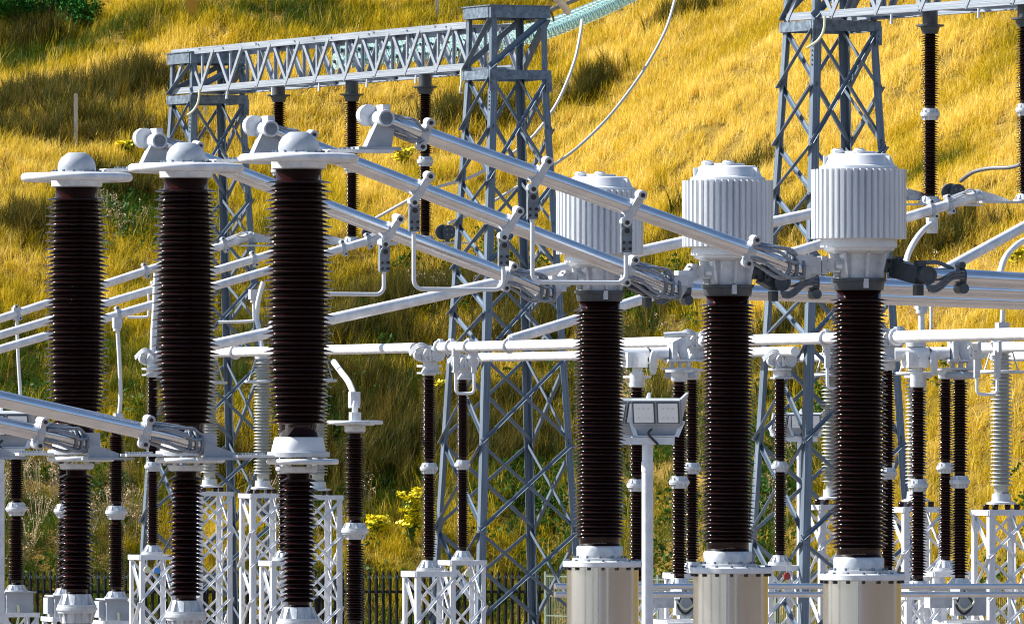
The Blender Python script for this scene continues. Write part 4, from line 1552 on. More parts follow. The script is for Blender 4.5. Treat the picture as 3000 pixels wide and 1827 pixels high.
def arrester(lab, px, d):
    c = PX(px, d)
    t = thing('surge_arrester', lab, 'arrester', c, GAR)
    zb, zt = EYE - 1.13, EYE + 1.28
    MB().lathe(sheds(zb, zt, 0.118, 0.186, 0.125, 0.05, 1.0, 0.2), c, 28).build('insulator', M['porcelain_grey'], t)
    m_ = MB()
    m_.lathe([(0.24, zb - .17), (0.24, zb - .14), (0.16, zb - .12), (0.15, zb), (0.1, zb + .002)], c, 24)
    m_.build('base_cone', M['cast_white'], t)
    m_ = MB()
    m_.lathe([(0.1, zt - .002), (0.17, zt), (0.17, zt + .08)], c, 24)
    m_.torus(c + Z * (zt - .45), 0.34, 0.03, 40, 10)
    for s in (-1, 1):
        m_.cyl(c + U * (.3 * s) + Z * (zt - .45), c + U * (.14 * s) + Z * (zt + .04), 0.014, 8)
    m_.build('grading_ring', M['cast_white'], t)
    for s in (-1, 1):
        for q in (-1, 1):
            MB().cyl(c + U * (.19 * s) + V * (.19 * q) + Z * (zb - .26), c + U * (.19 * s) + V * (.19 * q) + Z * (zb - .17), 0.05, 12).build('foot_insulator', M['porcelain'], t)
    stand('lattice stand under the ' + lab.split(',')[0], px, d, HY + (1.13 + .26) * F / d, 0.74, bar=0.11)


for px, d, lab in ((614, 188.0, 'pale ribbed arrester beside the middle ringed column'),
                   (770, 183.0, 'pale ribbed arrester left of the tallest ringed column, mostly in view'),
                   (932, 178.5, 'pale ribbed arrester behind the tallest ringed column'),
                   (2438, 158.0, 'pale ribbed arrester hidden behind the largest transformer'),
                   (2684, 153.5, 'pale ribbed arrester behind the slim post of the boxed arm'),
                   (2934, 148.5, 'pale ribbed arrester standing clear near the right edge')):
    arrester(lab, px, d)

# small tags hanging in the stands
for (px, py, d, mt, lab) in ((460, 1670, 168.2, 'blue', 'small blue disc tag hanging in the stand left of the middle ringed column'),
                             (430, 1668, 168.2, 'cream', 'small pale disc tag hanging in the stand left of the middle ringed column'),
                             (1370, 1679, 170.0, 'cream', 'small cream disc tag hanging in the stand behind the small U rod'),
                             (2305, 1686, 156.0, 'red', 'small dark red disc tag hanging in the stand between the larger transformers')):
    c = P(px, py, d)
    t = thing('disc_tag', lab, 'tag', c, 'disc tags hanging in the stands')
    MB().cyl(c + V * .0, c + V * .03, 0.062, 20).build('disc', M[mt], t)
    MB().bar(c + Z * .06, c + Z * .24, .02, .012).build('strap', M['galv_light'], t)

# ------------------------------------------------------------------ drive boxes under the disconnectors
def drive_box(lab, px, d):
    c = P(px, 1760, d)
    t = thing('drive_box', lab, 'box', c, 'grey disconnector drive boxes')
    MB().box(c + U * .16, (0.40, 0.36, 0.40), (U, V, Z)).build('cabinet', M['paint_grey'], t, False)
    MB().box(c + U * .16 + Z * .215, (0.46, 0.42, 0.025), (U, V, Z)).build('cabinet_roof', M['galv_light'], t, False)
    MB().box(c - U * .30 + Z * .02, (0.34, 0.22, 0.22), (U, V, Z)).build('gear_housing', M['cast_white'], t, False)
    MB().cyl(c - U * .2 + Z * .2 + V * .1, c - U * .8 + Z * .2 + V * .1, 0.05, 14).build('drive_rod', M['cast_white'], t)
    f = c - U * .02 + V * .24 + Z * .16
    q = [f, f + Z * -.05 + U * .05, f - Z * .2 + U * .12 + V * .05, f - Z * .33 + U * .0 + V * .05, f - Z * .22 - U * .12 + V * .05, f - Z * .05 - U * .04]
    MB().tube(spline(q, 6), 0.018, 8).build('cable_loop', M['dark'], t)
    q = [f + U * .04, f - Z * .15 + U * .14 + V * .08, f - Z * .27 - U * .02 + V * .08, f - Z * .12 - U * .16 + V * .03]
    MB().tube(spline(q, 6), 0.014, 8).build('cable_loop', M['cream'], t)
    MB().box(c + U * .1 - Z * .36, (0.7, 0.3, 0.1), (U, V, Z)).build('cross_beam', M['galv_light'], t, False)


drive_box('grey drive box with looped black cable between the smaller transformers', 1992, 132.4)
drive_box('grey drive box with looped black cable near the right edge', 2806, 130.3)

# paired rails running behind the transformers
t = thing('rail_pair', 'pair of level galvanised tubes running behind the transformer tanks', 'tubes', P(2300, 1722, 127), None)
for dy in (0, 24):
    a, b_ = P(1625, 1716 + dy, 124.5), P(3200, 1716 + dy, 127.5)
    MB().cyl(a, b_, 0.04, 14).build('rail', M['alu'], t)
for x in (1760, 2140, 2525, 3120):
    dd = 124.5 + 3.0 * (x - 1625) / 1575
    q = P(x, 1725, dd + .12)
    MB().bar(q - Z * q.z, q + Z * .12, 0.09, 0.09, U).build('rail_post', M['galv'], t, False)

# ------------------------------------------------------------------ floodlights
def floodlight(lab, px, d, ytop, yarm, two=True, pole_r=0.066, sc=1.0):
    c = PX(px, d)
    t = thing('floodlight', lab, 'floodlight', c, 'floodlights on galvanised poles')
    za = EYE + (HY - yarm) / F * d
    m_ = MB()
    m_.cyl(c, c + Z * (za - .22), pole_r, 24)
    m_.cyl(c + Z * (za - .32), c + Z * (za - .02), pole_r * 0.95, 24)
    m_.lathe([(pole_r * 1.06, za - .33), (pole_r * 1.06, za - .22)], c, 24)
    m_.lathe([(0.2, 0), (0.2, .04)], c, 24)
    m_.build('pole', M['galv_light'], t)
    X = Vector((1, 0, 0))
    Yv = Vector((0, 1, 0))
    MB().box(c - X * .02 + Z * (za + .02), (0.66 * sc, 0.12, 0.085)).build('crossarm', M['galv_light'], t, False)
    tilt = math.radians(24)
    for k, (ox, yaw) in enumerate(((-0.26, 0.35), (0.10, -0.12))):
        ex = Vector((math.cos(yaw), math.sin(yaw), 0))
        ey = Z.cross(ex)
        n = (-ey * math.cos(tilt) - Z * math.sin(tilt)).normalized()   # facing the camera side, tipped down
        up = n.cross(ex)
        if up.z < 0:
            up = -up
        hc = c + X * (ox * sc) + Z * (za + .36 * sc) - Yv * (.06 if k else -0.12)
        m_ = MB()
        bw, bh = 0.56 * sc, 0.30 * sc
        m_.box(hc, (bw, bh, 0.07), (ex, up, n))
        m_.prism([hc - n * .03 - ex * bw * .5 - up * bh * .5, hc - n * .03 + ex * bw * .5 - up * bh * .5,
                  hc - n * .03 + ex * bw * .42 - up * bh * 1.05, hc - n * .03 - ex * bw * .42 - up * bh * 1.05], n, 0.09)
        m_.prism([hc + ex * bw * .5 + up * bh * .5, hc + ex * bw * .5 - up * bh * .7, hc + ex * bw * .42 - up * bh * 1.0 - n * .2,
                  hc + ex * bw * .62 + up * bh * .5 - n * .2], ex, 0.03)
        h = m_.build('lamp_housing', M['paint_grey'], t, False)
        for s in (-1, 1):
            lc = hc + ex * (s * bw * .25) + n * .036
            MB().box(lc, (bw * .46, bh * .88, 0.02), (ex, up, n)).build('lens_frame', M['black_steel'], h, False)
            MB().box(lc + n * .006, (bw * .405, bh * .80, 0.022), (ex, up, n)).build('lens', M['lens'], h, False)
            for r_ in range(2):
                for q in range(3):
                    MB().box(lc + n * .018 + ex * ((q - 1) * bw * .1) + up * ((r_ - .5) * bh * .4), (bw * .05, bh * .07, .006), (ex, up, n)).build('lamp_chip', M['galv_light'], h, False)
        m_ = MB()
        for s in (-1, 1):
            a = hc + ex * (s * bw * .54) - up * bh * .45 - n * .04
            b_ = c + X * (ox * sc) + ex * (s * bw * .42) + Z * (za + .07)
            m_.bar(a, b_, .05, .014, ex)
        m_.bar(c + X * (ox * sc) - ex * bw * .42 + Z * (za + .075), c + X * (ox * sc) + ex * bw * .42 + Z * (za + .075), .014, .06)
        m_.build('bracket', M['galv_light'], t, False)
    q = c - Yv * .09
    MB().tube(spline([q + Z * (za + .16) + X * .05, q + Z * (za + .1) + X * .01, q + Z * (za + .0) + X * .1, q + Z * (za - .03) + X * .12], 5), 0.014, 8).build('cable', M['dark'], t)


floodlight('twin floodlight on a galvanised pole between the two smaller transformers', 1897, 106.0, 1160, 1296)
floodlight('small far floodlight behind the slim post between the larger transformers', 2345, 168.0, 1205, 1290)
floodlight('floodlight at the left edge half covered by the aluminium tube', -4, 103.0, 1190, 1330, sc=0.95)

# ------------------------------------------------------------------ glass disc strings and jumper wires
prof = [(0.0, 0.055), (0.045, 0.05), (0.055, 0.03), (0.10, 0.02), (0.165, -0.01), (0.168, -0.022), (0.14, -0.018), (0.12, -0.03), (0.09, -0.02), (0.06, -0.028), (0.03, -0.02), (0.0, -0.02)]
gm = MB().lathe(prof, (0, 0, 0), 20, caps=False).mesh('glass_disc', M['glass'])
pm = MB().lathe([(0.0, -0.07), (0.03, -0.07), (0.042, -0.045), (0.042, 0.065), (0.0, 0.07)], (0, 0, 0), 12, caps=False).mesh('disc_cap', M['black_steel'])
for j, (pts, lab) in enumerate((
        ([(985, 180, 186.0), (1180, 163, 186.6), (1350, 143, 187.2), (1480, 121, 187.8), (1600, 92, 188.4), (1700, 53, 189.0), (1800, 9, 189.6), (1900, -42, 190.2)], 'teal glass disc string passing behind the boxed tower head, the lower strand'),
        ([(990, 148, 187.0), (1180, 136, 187.6), (1350, 121, 188.2), (1480, 104, 188.8), (1600, 80, 189.4), (1700, 44, 190.0), (1800, 2, 190.6), (1900, -49, 191.2)], 'teal glass disc string passing behind the boxed tower head, the upper strand'))):
    cur = spline([P(*p) for p in pts], 40)
    t = thing('insulator_string', lab, 'insulator string', cur[0], 'teal glass insulator strings')
    seglen = [0.0]
    for i in range(1, len(cur)):
        seglen.append(seglen[-1] + (cur[i] - cur[i - 1]).length)
    s, k = 0.0, 0
    while s < seglen[-1]:
        while k < len(cur) - 2 and seglen[k + 1] < s:
            k += 1
        f = (s - seglen[k]) / max(1e-6, seglen[k + 1] - seglen[k])
        p = cur[k].lerp(cur[k + 1], f)
        ax = (cur[k + 1] - cur[k]).normalized()
        o = bpy.data.objects.new('glass_disc', gm)
        COL.objects.link(o)
        o.parent = t
        o.location = p - t.location
        o.rotation_mode = 'QUATERNION'
        o.rotation_quaternion = ax.to_track_quat('Z', 'Y')
        o2 = bpy.data.objects.new('disc_cap', pm)
        COL.objects.link(o2)
        o2.parent = o
        s += 0.125
GW = 'jumper wires from the glass strings'
for pts, r, mat, lab in (
        ([(1705, 60, 188.0), (1700, 100, 186.0), (1686, 170, 185.5), (1655, 255, 185.0), (1615, 330, 184.8), (1540, 420, 184.6), (1400, 510, 184.3), (1250, 560, 184.2), (1100, 640, 184.2)], 0.032, 'wire', 'pale jumper wire dropping behind the right leg of the boxed tower, the shorter curve'),
        ([(1982, -30, 188.0), (1972, 20, 187.0), (1945, 100, 186.0), (1880, 215, 185.0), (1790, 335, 184.0), (1700, 425, 183.0), (1625, 481, 182.5), (1520, 545, 182.0), (1400, 615, 181.6), (1312, 655, 181.2)], 0.030, 'wire', 'long pale jumper wire sweeping down across the golden hillside'),
        ([(2815, 530, 155.0), (2850, 505, 154.5), (2900, 493, 154.0), (2960, 490, 153.5), (3010, 474, 153.0), (3100, 430, 152.0)], 0.034, 'cable', 'dark jumper cable leaving the disc terminal for the right edge'),
        ([(1560, 60, 181.0), (1620, 28, 184.0), (1700, -5, 187.0), (1760, -30, 189.0)], 0.045, 'cable', 'dark tension link rising from the boxed tower head'),
        ([(1600, -30, 181.0), (1640, 5, 182.0), (1662, 34, 183.5)], 0.075, 'alu_white', 'white tension rod above the glass strings by the boxed tower head'),
        ([(1598, 24, 178.0), (1612, 32, 179.0), (1620, 50, 181.0), (1622, 62, 184.0)], 0.022, 'dark', 'short black earth lead curling off the boxed tower head')):
    o = MB().tube(spline([P(*p) for p in pts], 6), r, 10).build('jumper_wire', M[mat])
    o['label'], o['category'], o['group'] = lab, 'wire', GW

# ------------------------------------------------------------------ fences
fd = 201.0
ztopf = EYE + (HY - 1681) / F * fd
t = thing('palisade_fence', 'black steel palisade fence at the foot of the hillside', 'fence', Vector((-6, fd, 0)))
pm_ = MB()
w2 = 0.035
pm_.add([(-w2, 0, 0), (0, -.02, 0), (w2, 0, 0), (-w2, 0, 1), (0, -.02, 1), (w2, 0, 1), (-w2, .006, 0), (w2, .006, 0), (-w2, .006, 1), (w2, .006, 1),
         (-w2 * .9, 0, 1.04), (0, -.02, 1.06), (w2 * .9, 0, 1.04)],
        [(0, 1, 4, 3), (1, 2, 5, 4), (6, 8, 9, 7), (0, 3, 8, 6), (2, 7, 9, 5), (3, 4, 11, 10), (4, 5, 12, 11)])
pale = pm_.mesh('pale', M['fence_black'], smooth=False)
tipm = MB().prism([(-w2, 0, 0), (w2, 0, 0), (w2 * .9, 0, .05), (0, 0, .08), (-w2 * .9, 0, .05)], Vector((0, 1, 0)), 0.012).mesh('pale_tip', M['galv'], smooth=False)
x = -14.5
while x < 0.6:
    o = bpy.data.objects.new('pale', pale)
    COL.objects.link(o)
    o.parent = t
    o.location = Vector((x, fd, 0.05)) - t.location
    o.scale = (1, 1, ztopf - .1)
    o2 = bpy.data.objects.new('tip', tipm)
    COL.objects.link(o2)
    o2.parent = t
    o2.location = Vector((x, fd - .01, ztopf - .09)) - t.location
    x += 0.148
for z_ in (0.4, ztopf - .38):
    MB().bar(Vector((-14.6, fd + .03, z_)), Vector((0.7, fd + .03, z_)), 0.06, 0.05).build('rail', M['fence_black'], t, False)
for k in range(7):
    MB().box((-14.2 + 2.5 * k, fd + .09, ztopf / 2 - .1), (0.1, 0.06, ztopf - .2)).build('fence_post', M['fence_black'], t, False)

t = thing('mesh_fence', 'green welded mesh fence behind the transformer tanks', 'fence', Vector((5, 190, 0)))
fa, fb = Vector((0.75, 200.5, 0)), Vector((14, 176.0, 0))
n = 26
fdv = (fb - fa)
fl = fdv.length
fdn = fdv.normalized()
zt_ = ztopf + 0.02
m_ = MB()
k = 0
s = 0.0
while s < fl:
    q = fa + fdn * s
    m_.box(q + Z * (zt_ / 2), (0.012, 0.012, zt_), (fdn, Z.cross(fdn), Z))
    s += 0.075
m_.build('vertical_bars', M['fence_green'], t, False, kind='stuff')
for z_ in np.linspace(0.15, zt_ - .05, 6):
    MB().bar(fa + Z * z_, fb + Z * z_, 0.03, 0.02).build('rail', M['fence_green'], t, False)
for s in np.arange(0, fl, 2.5):
    q = fa + fdn * s + Vector((0, .06, 0))
    MB().box(q + Z * (zt_ / 2 + .02), (0.08, 0.08, zt_ + .06), (fdn, Z.cross(fdn), Z)).build('fence_post', M['fence_green'], t, False)

# ------------------------------------------------------------------ stakes and plants on the hillside
for px, py0, py1, w_, mat, lab in ((222, 278, 432, 0.10, 'wood', 'thin grey post on the hillside above the leftmost ringed column'),
                                   (563, -20, 58, 0.30, 'yellow_wood', 'broad yellow marker post cut by the top edge'),
                                   (1281, -20, 52, 0.09, 'wood', 'thin pale post cut by the top edge behind the long gantry beam'),
                                   (918, 70, 95, 0.07, 'bark', 'short dark stake behind the long gantry beam'),
                                   (601, 296, 352, 0.09, 'wood', 'thin pale post seen through the left gantry tower')):
    g = hill_hit(px, py1)
    hgt = (py1 - py0) / F * g.y
    m_ = MB()
    m_.bar(g - Z * .4, g + Z * hgt, w_, w_ * .8, Vector((1, 0, 0)))
    m_.prism([g + Z * hgt + Vector((-w_ / 2, -w_ * .4, 0)), g + Z * hgt + Vector((w_ / 2, -w_ * .4, 0)), g + Z * (hgt + .04) + Vector((0, -w_ * .4, 0))], Vector((0, 1, 0)), 0.02)
    o = m_.build('marker_post', M[mat], None, False)
    o['label'], o['category'], o['group'] = lab, 'post', 'posts on the hillside'


def leaf_cloud(n, rad, size, seed, squash=(1, 1, 1)):
    r = np.random.default_rng(seed)
    m_ = MB()
    for _ in range(n):
        v = r.normal(size=3)
        v = v / np.linalg.norm(v) * (r.random() ** 0.4)
        p = Vector((v[0] * rad * squash[0], v[1] * rad * squash[1], v[2] * rad * squash[2]))
        a = Vector(r.normal(size=3)).normalized()
        b_ = a.cross(Vector(r.normal(size=3))).normalized()
        s = size * (0.6 + 0.8 * r.random())
        m_.add([p, p + a * s * .5 + b_ * s * .3, p + a * s, p + a * s * .5 - b_ * s * .3], [(0, 1, 2, 3)])
    return m_


# dark green bush in the upper left corner
g = hill_hit(85, 62)
t = thing('bush', 'dark green bush in the upper left corner of the hillside', 'bush', g)
m_ = MB()
for k in range(9):
    r_ = random.Random(k)
    bx_, bz = -1.5 + .36 * k, r_.uniform(0.15, .75)
    lc = leaf_cloud(1000, r_.uniform(.4, .6), 0.10, 50 + k, (1.1, 1, .8))
    o_ = g + Vector((bx_, r_.uniform(-.5, 1.2), bz))
    m_.add([Vector(v_) + o_ for v_ in lc.v], lc.f)
m_.build('crown', M['bush'], t, False)
m_ = MB()
for k in range(5):
    m_.tube([g - Z * .3 + Vector((.1 * k - .2, 0, 0)), g + Vector((.5 * k - 1.0, .2, 1.1))], [0.05, 0.02], 6)
m_.build('trunk', M['bark'], t)


def ragwort(lab, px, py, hpx, wpx, n, seed):
    r = random.Random(seed)
    g = hill_hit(px, py)
    d = g.y
    sc = d / F
    t = thing('ragwort_plant', lab, 'plant', g, 'yellow ragwort plants')
    H, Wd = hpx * sc, wpx * sc
    m_ = MB()
    heads = []
    for k in range(n):
        f = r.uniform(0.35, 1.0)
        tp = g + Vector((r.uniform(-.5, .5) * Wd, r.uniform(-.35, .2) * Wd, H * f))
        m_.tube([g + Vector((r.uniform(-.1, .1) * Wd, 0, -.05)), (g + tp) / 2 + Z * H * .1, tp], 0.008, 5)
        heads.append(tp)
    m_.build('stem', M['weed'], t)
    lf = MB()
    for k in range(60):
        f = r.uniform(0.05, .75)
        p = g + Vector((r.uniform(-.4, .4) * Wd, r.uniform(-.4, .1) * Wd, H * f))
        a = Vector((r.uniform(-1, 1), r.uniform(-1, 1), r.uniform(-.2, .8))).normalized()
        b_ = a.cross(Z).normalized()
        s = r.uniform(.08, .16)
        lf.add([p, p + a * s * .5 + b_ * s * .25, p + a * s, p + a * s * .5 - b_ * s * .25], [(0, 1, 2, 3)])
    lf.build('leaves', M['weed'], t, False)
    for h_ in heads:
        o = bpy.data.objects.new('flower_head', HEADS[r.randrange(3)])
        COL.objects.link(o)
        o.parent = t
        o.location = h_ - g
        o.scale = (r.uniform(.8, 1.3),) * 3
        o.rotation_euler = (r.uniform(-.4, .4), r.uniform(-.4, .4), r.uniform(0, 6))


HEADS = []
for q in range(3):
    r = np.random.default_rng(90 + q)
    m_ = MB()
    for k in range(18):
        a, rr = r.random() * 6.28, 0.11 * math.sqrt(r.random())
        p = Vector((rr * math.cos(a), rr * math.sin(a), r.uniform(-.02, .03)))
        s = 0.036
        tl = Vector((r.uniform(-.5, .5), r.uniform(-.9, .2), 1)).normalized()
        ex = tl.cross(Vector((0, 1, 0))).normalized()
        ey = tl.cross(ex)
        m_.add([p + ex * (s * math.cos(i * 1.047)) + ey * (s * math.sin(i * 1.047)) + tl * (.004 if i % 2 else 0) for i in range(6)], [(0, 1, 2, 3, 4, 5)])
    HEADS.append(m_.mesh('flower_head', M['petal'], smooth=False))

ragwort('tallest yellow ragwort, left of the slim post under the clamp cluster', 1205, 1600, 165, 60, 46, 1)
ragwort('low yellow ragwort right of the ring-topped voltage transformer joint', 1103, 1590, 75, 55, 26, 2)
ragwort('yellow ragwort on the hillside left of the raised tube brackets', 378, 445, 28, 55, 16, 3)
ragwort('yellow ragwort between the two sloping tubes near the hanging insulators', 1183, 495, 55, 55, 18, 4)
ragwort('small yellow ragwort beside the lattice tower at mid height', 1290, 1160, 40, 25, 9, 5)
ragwort('yellow ragwort under the curved dropper at the right edge', 2985, 790, 60, 50, 18, 6)
ragwort('small yellow ragwort between the lattice tower and the largest transformer', 2245, 975, 35, 25, 8, 7)
ragwort('yellow ragwort low on the bank left of the largest transformer', 2380, 1570, 50, 40, 12, 8)
ragwort('yellow ragwort beside the leftmost ringed column at mid height', 130, 1020, 35, 30, 9, 9)


# ------------------------------------------------------------------ grass (stuff), scattered as clumps on the hillside
def clump(n, lmin, lmax, width, spread, lean, curl, seed, mat, heads=0.0):
    r = np.random.default_rng(seed)
    vs, fs, at = [], [], []
    for _ in range(n):
        L = r.uniform(lmin, lmax)
        a = r.random() * 6.283
        rad = spread * math.sqrt(r.random())
        base = Vector((rad * math.cos(a), rad * math.sin(a), -0.03))
        la = r.random() * 6.283
        out = Vector((math.cos(la), math.sin(la), 0)) * r.uniform(0.05, curl) + Vector((lean, lean * -.2, 0))
        wd = width * r.uniform(.6, 1.3)
        fa_ = r.random() * 6.283
        sd_ = Vector((math.cos(fa_), math.sin(fa_), 0)) * wd / 2
        o = len(vs)
        val = r.random()
        for q, wf in ((0, 1.0), (.4, .85), (.75, .6), (1.0, 0.12)):
            p = base + Z * (L * (q - .28 * q * q * out.length)) + out * (L * q * q)
            vs += [p - sd_ * wf, p + sd_ * wf]
            at += [val, val]
        fs += [(o, o + 1, o + 3, o + 2), (o + 2, o + 3, o + 5, o + 4), (o + 4, o + 5, o + 7, o + 6)]
    me = bpy.data.meshes.new('grass_clump')
    me.from_pydata([tuple(v_) for v_ in vs], [], fs)
    me.materials.append(mat)
    ab = me.attributes.new('blade', 'FLOAT', 'POINT')
    ab.data.foreach_set('value', at)
    return me


def scatter(name, pts, tint, scale, clumps, seed):
    """One object whose points carry clumps of blades (geometry nodes)."""
    me = bpy.data.meshes.new(name)
    me.from_pydata(pts.tolist(), [], [])
    for nm, arr in (('tint', tint), ('size', scale)):
        a = me.attributes.new(nm, 'FLOAT', 'POINT')
        a.data.foreach_set('value', arr.astype(np.float32))
    o = bpy.data.objects.new(name, me)
    COL.objects.link(o)
    o['kind'] = 'stuff'
    c = bpy.data.collections.new(name + '_clumps')
    for k, cm in enumerate(clumps):
        c.objects.link(bpy.data.objects.new('%s_clump_%d' % (name, k), cm))
    ng = bpy.data.node_groups.new(name, 'GeometryNodeTree')
    ng.interface.new_socket('Geometry', in_out='INPUT', socket_type='NodeSocketGeometry')
    ng.interface.new_socket('Geometry', in_out='OUTPUT', socket_type='NodeSocketGeometry')
    N, L = ng.nodes, ng.links
    gi, go = N.new('NodeGroupInput'), N.new('NodeGroupOutput')
    mp = N.new('GeometryNodeMeshToPoints')
    ci = N.new('GeometryNodeCollectionInfo')
    ci.inputs['Collection'].default_value = c
    ci.inputs['Separate Children'].default_value = True
    ci.inputs['Reset Children'].default_value = True
    ip = N.new('GeometryNodeInstanceOnPoints')
    ip.inputs['Pick Instance'].default_value = True
    na = N.new('GeometryNodeInputNamedAttribute')
    na.data_type = 'FLOAT'
    na.inputs['Name'].default_value = 'size'
    rv = N.new('FunctionNodeRandomValue')
    rv.data_type = 'FLOAT_VECTOR'
    rv.inputs[0].default_value = (-0.26, -0.26, -1.1)
    rv.inputs[1].default_value = (0.26, 0.26, 1.1)
    rv.inputs['Seed'].default_value = seed
    L.new(gi.outputs[0], mp.inputs['Mesh'])
    L.new(mp.outputs[0], ip.inputs['Points'])
    L.new(ci.outputs[0], ip.inputs['Instance'])
    L.new(rv.outputs[0], ip.inputs['Rotation'])
    L.new(na.outputs[0], ip.inputs['Scale'])
    L.new(ip.outputs[0], go.inputs[0])
    md = o.modifiers.new('scatter', 'NODES')
    md.node_group = ng
    return o


def hill_points(n, x0, x1, y0, y1):
    x = rng.uniform(x0, x1, n)
    y = rng.uniform(y0, y1, n)
    z = hill_z(x, y)
    k = z > 0.02
    return np.stack([x[k], y[k], z[k]], -1)


# patches of other plants, given by where they lie on the hillside
def patch(px, py, rx, ry):
    g = hill_hit(px, py)
    return g.x, g.y, rx, ry


pts = hill_points(100000, -20, 20, 160, 262)
# keep what the photograph's frame (and a step to its side) can see
keep = np.abs(pts[:, 0]) < pts[:, 1] * 0.0556 + 4.0
zlim = EYE + pts[:, 1] * (HY + 220) / F
keep &= pts[:, 2] < zlim
pts = pts[keep]
h = pts[:, 2]
base = 0.30 + 0.55 * (NT.fbm(pts[:, 0] / 3.2, pts[:, 1] / 4.6, 4) - 0.5) * 2 + 0.34 * (NT(pts[:, 0] / .55, pts[:, 1] / .8) - .5)
# the foot of the bank is greener; its shadow patches are tinted in too
base += (0.33 * np.clip((10.0 - h) / 4.0, 0, 1) + 0.16 * np.clip((7.5 - h) / 3.0, 0, 1)) * np.clip((8.0 - pts[:, 0]) / 2.5, 0.25, 1)
GREEN = [patch(330, 95, 5, 1.0), patch(30, 170, 1.4, 2), patch(760, 55, 5, 1.0), patch(400, 650, 1.6, 3), patch(1010, 1300, 2, 3),
         patch(1390, 830, 2.2, 2), patch(2210, 1500, 1.2, 3), patch(1560, 1450, 1.2, 2), patch(2360, 1290, 1.2, 2), patch(1880, 960, 1.6, 2),
         patch(2700, 520, 2.0, 1.2), patch(2790, 110, 1.2, 1.0), patch(1640, 300, 1.5, 1.0)]
DRY = [patch(2450, 150, 6, 9), patch(1800, 330, 5, 6), patch(450, 200, 6, 2.4), patch(900, 300, 4, 2), patch(2900, 400, 4, 6), patch(2300, 450, 5, 3), patch(1130, 760, 2.2, 1.2),
       patch(2850, 1350, 2.0, 4), patch(2700, 1000, 2, 1.5), patch(380, 1600, 1.2, 1.2), patch(1500, 1560, 1.4, 1.6)]
for (x_, y_, rx, ry), amt in [(p, .40 if k > 2 else .27) for k, p in enumerate(GREEN)] + [(p, -.24) for p in DRY]:
    base += amt * np.exp(-(((pts[:, 0] - x_) / rx) ** 2 + ((pts[:, 1] - y_) / ry) ** 2))
tint = np.clip(base, 0.02, 0.98)
size = rng.uniform(0.7, 1.25, len(pts)) * (1.0 + 0.25 * (NG(pts[:, 0] / 2, pts[:, 1] / 2) - .5))
cl = [clump(32, 0.17, 0.46, 0.011, 0.17, 0.07, (0.55, .75, 1.0, 1.4)[k % 4], 200 + k, M['grass']) for k in range(8)]
scatter('dry_grass', pts, tint, size, cl, 3)

# taller pale seed stems standing out of the turf
st = hill_points(15000, -20, 20, 160, 262)
st = st[(np.abs(st[:, 0]) < st[:, 1] * 0.0556 + 3.0) & (NG.fbm(st[:, 0] / 2.2, st[:, 1] / 2.6, 3) > .44)]
scatter('seed_grass', st, rng.uniform(0.12, 0.5, len(st)), rng.uniform(.7, 1.2, len(st)),
        [clump(9, 0.42, 0.78, 0.010, 0.22, 0.06, 0.5, 600 + k, M['grass']) for k in range(4)], 15)

# darker rush tussocks in bands, plus low ones standing in for black shadow patches
RUSH = [patch(40, 340, 2.2, .8), patch(160, 310, 2.2, .7), patch(300, 280, 2.0, .7), patch(430, 235, 1.0, .6), patch(60, 430, 2.0, .7), patch(330, 390, 1.5, .5),
        patch(60, 140, 1.2, .5), patch(1370, 350, 1.6, .6), patch(1330, 880, 2.0, .8), patch(1160, 900, 1.5, .6), patch(70, 680, 1.2, .8),
        patch(2300, 700, 1.6, .8), patch(2680, 760, 1.4, 1.0), patch(1900, 1000, 1.5, .8), patch(2160, 560, 1.2, .5), patch(1040, 1390, 1.6, 1.0), patch(1480, 1330, 1.6, 1.0),
        patch(2350, 940, 1.5, .6), patch(1750, 260, .8, .4), patch(2000, 60, 1.0, .4), patch(330, 560, 1.0, .6), patch(1000, 1000, 2, .8), patch(1600, 1000, 2, .8), patch(560, 1350, 1.5, .8), patch(960, 1130, 1.5, .5), patch(1180, 1290, 1.3, .8), patch(1120, 1220, 1.2, .6), patch(1850, 1290, .8, .6), patch(1560, 1190, 1.4, .5), patch(2330, 1130, 1, .5), patch(1700, 860, 2, .6), patch(1480, 870, 2, .5)]
ps, ts = [], []
for x_, y_, rx, ry in RUSH:
    n = int(95 * rx * ry) + 12
    x = rng.normal(x_, rx * .55, n)
    y = rng.normal(y_, ry * .6, n)
    ps.append(np.stack([x, y, hill_z(x, y)], -1))
    ts.append(rng.uniform(.3, 1.0, n))
ps, ts = np.concatenate(ps), np.concatenate(ts)
k = ps[:, 2] > .05
rc = [clump(30, 0.5, 0.95, 0.012, 0.13, 0.06, 0.35, 300 + q, M['rush']) for q in range(4)]
scatter('rushes', ps[k], ts[k], rng.uniform(.7, 1.2, k.sum()), rc, 5)


# broad green weeds and brambles low on the bank
def weed_clump(seed):
    r = np.random.default_rng(seed)
    vs, fs, at = [], [], []
    for _ in range(34):
        v = r.normal(size=3)
        v = v / np.linalg.norm(v) * r.random() ** .4
        p = Vector((v[0] * .28, v[1] * .28, abs(v[2]) * .35 + .03))
        a = Vector(r.normal(size=3) + np.array([0, 0, .4])).normalized()
        b_ = a.cross(Vector(r.normal(size=3))).normalized()
        s = r.uniform(.06, .14)
        o = len(vs)
        vs += [p, p + a * s * .5 + b_ * s * .3, p + a * s, p + a * s * .5 - b_ * s * .3]
        fs.append((o, o + 1, o + 2, o + 3))
        at += [r.random()] * 4
    me = bpy.data.meshes.new('weed_clump')
    me.from_pydata([tuple(v_) for v_ in vs], [], fs)
    me.materials.append(M['leaf'])
    ab = me.attributes.new('blade', 'FLOAT', 'POINT')
    ab.data.foreach_set('value', at)
    return me


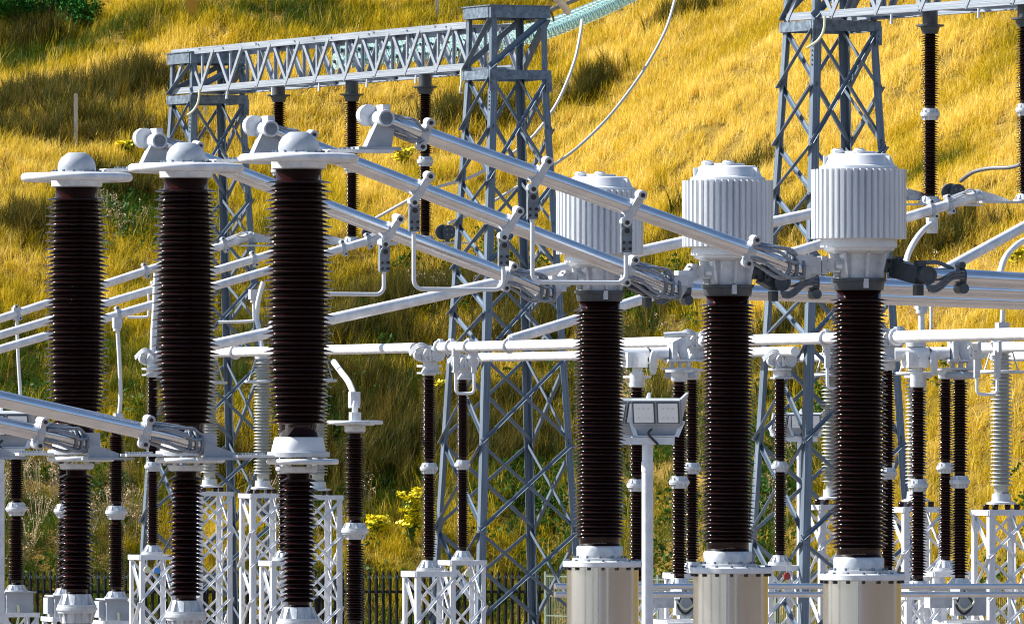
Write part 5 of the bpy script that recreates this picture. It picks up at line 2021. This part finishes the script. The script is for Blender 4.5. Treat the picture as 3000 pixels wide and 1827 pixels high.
ps, ts = [], []
for x_, y_, rx, ry in GREEN[3:-3]:
    n = int(26 * rx * ry) + 10
    x = rng.normal(x_, rx * .5, n)
    y = rng.normal(y_, ry * .5, n)
    ps.append(np.stack([x, y, hill_z(x, y)], -1))
    ts.append(rng.uniform(.1, 1.0, n))
q = hill_points(5200, -14, 16, 170, 226)
q = q[(q[:, 2] < 7.0) & (NG.fbm(q[:, 0] / 2.5, q[:, 1] / 2.5, 3) > .5)]
ps.append(q)
ts.append(rng.uniform(.1, 1.0, len(q)))
ps, ts = np.concatenate(ps), np.concatenate(ts)
k = ps[:, 2] > .05
scatter('green_weeds', ps[k], ts[k], rng.uniform(.6, 1.3, k.sum()), [weed_clump(400 + j) for j in range(4)], 9)


def seed_clump(seed):
    r = np.random.default_rng(seed)
    vs, fs, at = [], [], []
    for _ in range(9):
        tp = Vector((r.normal() * .14, r.normal() * .14, r.uniform(.25, .75)))
        bs = Vector((tp.x * .3, tp.y * .3, 0))
        o = len(vs)
        vs += [bs + Vector((-.003, 0, 0)), bs + Vector((.003, 0, 0)), tp + Vector((.003, 0, 0)), tp - Vector((.003, 0, 0))]
        fs.append((o, o + 1, o + 2, o + 3))
        for _k in range(9):
            p = tp + Vector(r.normal(size=3).tolist()) * .035
            a = Vector(r.normal(size=3).tolist()).normalized()
            b_ = a.cross(Vector(r.normal(size=3).tolist())).normalized()
            q = r.uniform(.02, .04)
            o = len(vs)
            vs += [p, p + a * q * .5 + b_ * q * .5, p + a * q, p + a * q * .5 - b_ * q * .5]
            fs.append((o, o + 1, o + 2, o + 3))
    me = bpy.data.meshes.new('seed_clump')
    me.from_pydata([tuple(v_) for v_ in vs], [], fs)
    me.materials.append(M['seed'])
    return me


ps = []
for px, py, rx, ry, n in ((90, 1500, .7, .8, 26), (300, 1560, .6, .7, 16), (150, 1420, .5, .5, 10), (380, 1500, .4, .6, 8), (60, 1640, .5, .5, 8), (1890, 1130, .4, .4, 8),
                          (620, 1450, .5, .5, 7), (350, 665, .5, .5, 8), (1300, 890, .6, .4, 7), (1060, 1560, .5, .5, 6), (2330, 1400, .6, .8, 10), (2700, 950, .8, .6, 10)):
    x_, y_, _a, _b = patch(px, py, 1, 1)
    x = rng.normal(x_, rx, n)
    y = rng.normal(y_, ry, n)
    ps.append(np.stack([x, y, hill_z(x, y)], -1))
ps = np.concatenate(ps)
ps = ps[ps[:, 2] > .05]
scatter('dead_flower_stalks', ps, np.full(len(ps), .5), rng.uniform(.7, 1.2, len(ps)), [seed_clump(500 + j) for j in range(3)], 11)
